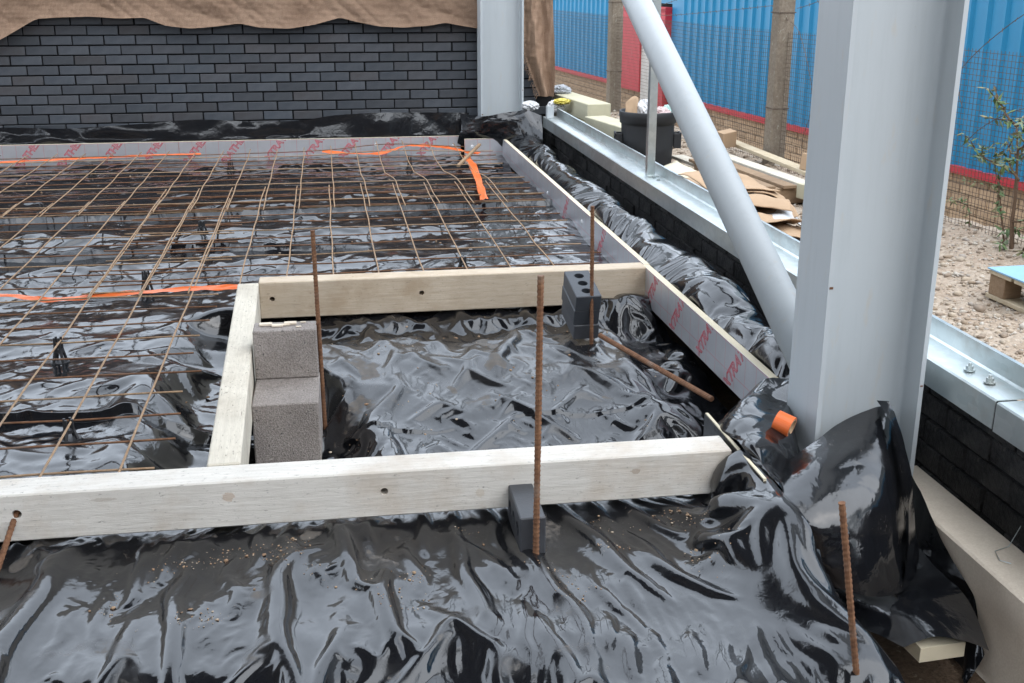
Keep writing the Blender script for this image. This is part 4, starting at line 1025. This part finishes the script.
limb((0, 0, -.05), (0, .03, 1), .62, .012, 2); limb((.01, .08, -.03), (0, .2, 1), .40, .006, 1); limb((.01, .35, -.02), (0, .1, 1), .22, .004, 1); limb((0, .02, .34), (0, .9, .35), .34, .006, 1); limb((0, -.05, .0), (0, -.4, 1), .3, .005, 1)
sm.build('stem', STEM, shrub, True)
for k, m in enumerate(lm): tag(m.build('leaves', LEAF[k], shrub), kind='stuff')

# ------------------------------------------------------------------ odds and ends outside
# pallet with a blue sheet
pal = thing('timber_pallet', 'timber pallet with a pale blue top at the right edge', 'pallet', (2.505, 2.95, GZ + .005), R(2))
LB = mat_plain('pale_blue_board', (.30, .52, .70), .5, .4, .08)
for px_ in (0, .19, .38):
    for py_ in (.02, .40, .80): MB().box(px_, px_ + .075, py_, py_ + .095, .018, .095, .002).build('block', W_DARK, pal)
for px_ in (0, .19, .38): MB().box(px_, px_ + .08, 0, .91, 0, .017, .002).build('bottom_board', W_PALE, pal)
for py_ in np.arange(0, .9, .152): MB().box(-.005, .465, py_, py_ + .135, .096, .112, .002).build('top_board', W_PALE, pal)
MB().box(-.008, .47, -.01, .905, .1125, .118).build('blue_sheet', LB, pal)
# black bin
BINM = mat_plain('black_bin_plastic', (.030, .031, .033), .6, .4, .25, 12)
bx, by = 2.008, 7.02; bz0 = .07
bn = thing('black_bin', 'black plastic bin full of scrap beyond the galvanised rail', 'bin', (bx, by, bz0)); bn.scale = (.98, .98, 1.16)
BH = .435
def lathe(prof, n=40):
    m = MB(); V = []; F = []
    for r, z in prof:
        for k in range(n): a = 2 * math.pi * k / n; V.append((r * math.cos(a), r * math.sin(a), z))
    for i in range(len(prof) - 1):
        for k in range(n): F.append((i * n + k, i * n + (k + 1) % n, (i + 1) * n + (k + 1) % n, (i + 1) * n + k))
    return m.add(V, F)
lathe([(.0, .0), (.150, 0), (.155, .02), (.165, .22), (.168, .235), (.166, .25), (.172, .36), (.174, .37), (.182, .372), (.183, .40), (.186, .405), (.187, .43), (.184, BH), (.176, BH), (.172, .40), (.165, .30), (0, .30)]).build('body', BINM, bn, True)
for a0 in (R(-10), R(170)):
    c, s_ = math.cos(a0), math.sin(a0); Mr = Matrix.Rotation(a0, 4, 'Z')
    m = MB(); m.box(.165, .215, -.05, -.038, .235, .315, .003, Mr); m.box(.165, .215, .038, .05, .235, .315, .003, Mr); m.box(.203, .215, -.05, .05, .295, .32, .003, Mr); m.build('handle', BINM, bn)
# scraps in the bin
def curl(name, L, Hh, curve, mat, loc, rot, label, cat, thick=.004, seed=1, top=0.0):
    n = 24; u = np.linspace(0, 1, n)[None]; v = np.linspace(0, 1, 10)[:, None]
    th = curve * (u - .5); r = L / max(abs(curve), .01)
    X = r * np.sin(th) + 0 * v; Y = r * (1 - np.cos(th)) + .006 * pn(u * 4, v * 3, seed); Z = (v - .5) * Hh * (1 - top * (2 * u - 1) ** 2)
    me = grid_mesh(name, X + 0 * v, Y + 0 * X, Z + 0 * X, mat); o = link(name, me, None, loc, rot)
    md = o.modifiers.new('s', 'SOLIDIFY'); md.thickness = thick
    return tag(o, label, cat)
curl('cardboard_scrap', .16, .20, 1.6, CARD, (bx - .09, by - .03, bz0 + .50), (R(-12), R(20), R(40)), 'curled brown cardboard scrap sticking out of the black bin', 'cardboard', seed=2, top=.55)
def crumpled(name, loc, size, mat, label, cat, seed):
    bm = bmesh.new(); bmesh.ops.create_icosphere(bm, subdivisions=4, radius=1); P = np.array([v.co[:] for v in bm.verts])
    d = 1 + .35 * ridge(P[:, 0] * 1.7 + P[:, 2], P[:, 1] * 1.7 - P[:, 2] * .7, seed) + .25 * ridge(P[:, 0] * 3.5 - P[:, 2] * 2, P[:, 1] * 3.5 + P[:, 2] * 2, seed + 1) - .3 * np.abs(pn(P[:, 0] * 2.2, P[:, 2] * 2.2 + P[:, 1], seed + 2))
    for v, q in zip(bm.verts, P * d[:, None] * np.array(size)[None]): v.co = q
    me = bpy.data.meshes.new(name); bm.to_mesh(me); bm.free(); me.materials.append(mat)
    return tag(link(name, me, None, loc, (0, 0, random.uniform(0, 3))), label, cat)
crumpled('paper_scrap', (bx - .01, by + .02, bz0 + .49), (.07, .07, .07), WHITEFILM, 'white paper scrap beside the cardboard in the black bin', 'paper', 41)
crumpled('paper_scrap', (bx + .07, by - .02, bz0 + .475), (.07, .06, .045), mat_plain('pink_paper', (.65, .50, .48), .7), 'pinkish crumpled paper heaped in the black bin', 'paper', 45)
crumpled('paper_scrap', (bx + .13, by + .03, bz0 + .48), (.045, .05, .045), mat_plain('mint_paper', (.45, .66, .60), .7), 'mint green scrap at the rim of the black bin', 'paper', 49)
# pale insulation slabs behind the rail end
SLAB = mat_plain('pale_green_slab', (.62, .58, .42), .9, .2, .15, 8)
def slab(label, loc, L, W_, Hh, rz, mat=SLAB):
    V, F = cbox(L, W_, Hh, .005); o = MB().add(V, F).build('insulation_slab', mat, None, loc=(loc[0], loc[1], loc[2] + Hh / 2), rot=(0, 0, rz)); return tag(o, label, 'slab', 'stacked pale slabs')
slab('upper far pale slab beside the hanging hessian cloth', (1.99, 9.02, .33), .19, 1.05, .13, R(6)); slab('lower far pale slab under the upper one near the rail end', (2.0, 8.95, .05), .21, 1.1, .275, R(5))
slab('pale slab in the middle between the rail end and the bin', (2.07, 7.95, .28), .17, .95, .10, R(9)); slab('lower pale slab under the middle one beside the bin', (2.07, 7.9, .04), .20, .9, .235, R(8))
crumpled('plastic_sack', (1.80, 8.93, .40), (.06, .07, .045), WHITEFILM, 'white and yellow crumpled sack right of the rail end', 'sack', 55)
crumpled('plastic_sack', (1.60, 9.0, .40), (.07, .06, .035), WHITEFILM, 'white crumpled sack between far column and rail end', 'sack', 59)
crumpled('sack_scrap', (1.83, 8.86, .445), (.055, .06, .022), mat_plain('yellow_film', (.70, .58, .10), .5), 'yellow patch of crumpled film on the sack', 'film', 61)
crumpled('plastic_sack', (1.93, 9.35, .485), (.07, .07, .04), mat_plain('grey_film', (.45, .47, .5), .4), 'small grey film scrap behind the upper pale slab', 'film', 63)
# timber planks and a broken pallet
def plank(label, p0, p1, w_, hh, mat=W_PALE, name='timber_plank'):
    p0 = Vector(p0); p1 = Vector(p1); d = p1 - p0; L = d.length
    o = MB().box(0, L, -w_ / 2, w_ / 2, -hh / 2, hh / 2, .002).build(name, mat, None, loc=p0); o.rotation_mode = 'QUATERNION'; o.rotation_quaternion = d.to_track_quat('X', 'Z'); return tag(o, label, 'plank', 'loose timber planks')
plank('long pale plank leaning at the foot of the fence', (2.62, 7.3, .345), (2.66, 5.90, .33), .075, .022)
plank('pale plank lying just below the long fence plank', (2.42, 7.35, .30), (2.56, 5.75, .30), .09, .022, W_SIDE)
plank('short brown plank under the cardboard by the rail', (2.24, 7.1, .265), (2.38, 5.85, .262), .09, .02, W_SIDE)
bp = thing('broken_pallet', 'broken brown pallet below the fence planks', 'pallet', (2.46, 5.78, GZ), R(5))
for k in range(3): MB().box(-.16, .16, k * .42, k * .42 + .09, .0, .085, .002).build('block', W_DARK, bp)
for k in range(3): MB().box(-.17 + k * .125, -.09 + k * .125, -.02, 1.0, .086, .104, .002).build('board', W_DARK, bp)
o = MB().box(-.055, .055, -.035, .035, -.05, .05, .002).build('timber_block', CARD, None, loc=(2.52, 6.98, .39), rot=(R(8), R(-6), R(20))); tag(o, 'brown box piece standing on the planks behind the brace', 'box')
o = MB().box(-.05, .05, -.035, .035, -.045, .045, .002).build('timber_block', CARD, None, loc=(2.68, 6.02, .385), rot=(R(4), R(6), R(30))); tag(o, 'small brown box piece by the fence plank end near column', 'box')
o = MB().box(-.07, .07, -.035, .035, -.04, .04, .003).build('insulation_slab', SLAB, None, loc=(2.55, 5.70, .285), rot=(0, 0, R(15))); tag(o, 'small pale green slab piece under the plank end', 'slab')
# cardboard sheets
def card(label, P, seed, m=26, n=26, thick=.004, mat=CARD, cat='cardboard', name='cardboard_sheet'):
    G = spline_grid(P, m, n); G = G + normals(G) * (.006 * pn(G[..., 0] * 12, G[..., 1] * 12, seed))[..., None]
    o = link(name, grid_mesh(name, G[..., 0], G[..., 1], G[..., 2], mat)); md = o.modifiers.new('s', 'SOLIDIFY'); md.thickness = thick; return tag(o, label, cat)
card('upper folded cardboard sheet outside the rail behind the brace', [[(1.80, 5.95, .30), (1.98, 5.95, .325), (2.16, 5.75, .33), (2.22, 5.60, .305)], [(1.80, 5.55, .31), (1.98, 5.60, .365), (2.14, 5.42, .375), (2.22, 5.30, .335)], [(1.80, 5.25, .29), (1.98, 5.22, .375), (2.13, 5.20, .36), (2.20, 5.12, .29)]], 71)
card('middle cardboard sheet curled under the upper one', [[(1.80, 5.75, .255), (2.0, 5.75, .265), (2.18, 5.6, .285), (2.235, 5.45, .33)], [(1.80, 5.45, .25), (2.0, 5.40, .27), (2.16, 5.3, .275), (2.235, 5.2, .31)], [(1.80, 5.15, .24), (2.0, 5.12, .285), (2.14, 5.08, .265), (2.21, 5.05, .285)]], 72)
card('lower cardboard sheet lying on the gravel by the near column', [[(1.80, 5.20, .245), (1.95, 5.15, .265), (2.1, 4.98, .27), (2.18, 4.9, .235)], [(1.80, 4.95, .25), (1.95, 4.9, .285), (2.08, 4.82, .285), (2.14, 4.75, .24)], [(1.80, 4.72, .225), (1.95, 4.66, .275), (2.05, 4.66, .275), (2.1, 4.62, .23)]], 73)
card('bottom cardboard sheet under the lower one by the near column', [[(1.80, 5.3, .222), (2.0, 5.2, .225), (2.2, 5.0, .225)], [(1.80, 4.9, .222), (2.0, 4.85, .228), (2.16, 4.75, .225)], [(1.80, 4.6, .222), (1.98, 4.58, .226), (2.12, 4.6, .222)]], 74)
card('white film tangled between the cardboard sheets', [[(2.18, 5.5, .29), (2.21, 5.45, .33), (2.24, 5.42, .28)], [(2.18, 5.25, .28), (2.22, 5.2, .31), (2.25, 5.15, .25)], [(2.02, 5.08, .285), (2.12, 5.03, .30), (2.2, 4.98, .25)], [(2.05, 4.95, .29), (2.12, 4.92, .30), (2.2, 4.86, .24)]], 75, thick=.001, mat=WHITEFILM, cat='film', name='plastic_film')
card('yellowish board piece outside the rail beside the bin', [[(1.84, 6.32, .30), (2.02, 6.42, .335)], [(1.86, 5.98, .29), (2.05, 6.04, .325)]], 76, 8, 8, .012, FOAM, 'board', 'board_piece')
card('pinkish cardboard scrap between the board piece and brace', [[(1.80, 6.05, .29), (1.98, 6.05, .315)], [(1.80, 5.65, .285), (1.98, 5.62, .315)]], 77, 8, 8, .004)
for k, (cx, cy, cz, a, w1, w2, lab) in enumerate(((1.98, 5.42, .40, 12, .34, .42, 'top flat cardboard sheet of the pile outside the rail'), (2.02, 5.20, .345, -14, .36, .30, 'bent cardboard sheet sticking out of the middle of the pile'),
        (1.97, 4.86, .312, 20, .34, .26, 'cardboard sheet topmost of the lower pile by the near column'), (2.03, 4.74, .262, -8, .30, .24, 'torn cardboard sheet at the near end of the lower pile'))):
    ca, sa = math.cos(R(a)), math.sin(R(a)); G_ = []
    for v_ in (-.5, -.17, .17, .5):
        G_.append([(cx + ca * u_ * w1 - sa * v_ * w2, cy + sa * u_ * w1 + ca * v_ * w2, cz + .05 * (.25 - u_ * u_) - .03 * max(0, u_) + .02 * math.sin(k * 2 + v_ * 5)) for u_ in (-.5, -.17, .17, .5)])
    card(lab, G_, 80 + k)
# loose tie wire on the concrete beam
o = MB().tube([(1.745, 2.42, .02), (1.70, 2.40, -.035), (1.66, 2.395, -.042), (1.645, 2.35, -.043), (1.665, 2.33, -.043)], .0012, 5).build('tie_wire', GALV); tag(o, 'bent thin wire lying on the pale concrete beam', 'wire')

# paints, timber, cloth and ground a shade darker, so that sky reflections keep their strength beside them
for m in bpy.data.materials:
    if m.name in ('black_polythene', 'galvanised_steel', 'foil_facing', 'precast_concrete', 'dense_concrete_block', 'weathered_pale_timber', 'tan_timber', 'scuffed_weathered_timber', 'grey_steel_paint') or not m.node_tree: continue
    b = m.node_tree.nodes.get('Principled BSDF')
    if not b or not b.inputs['Base Color'].links: continue
    src = b.inputs['Base Color'].links[0].from_socket; t = NT(m.node_tree)
    t.l(t.mix(1.0, src, (.79, .79, .79), 'MULTIPLY'), b.inputs['Base Color'])
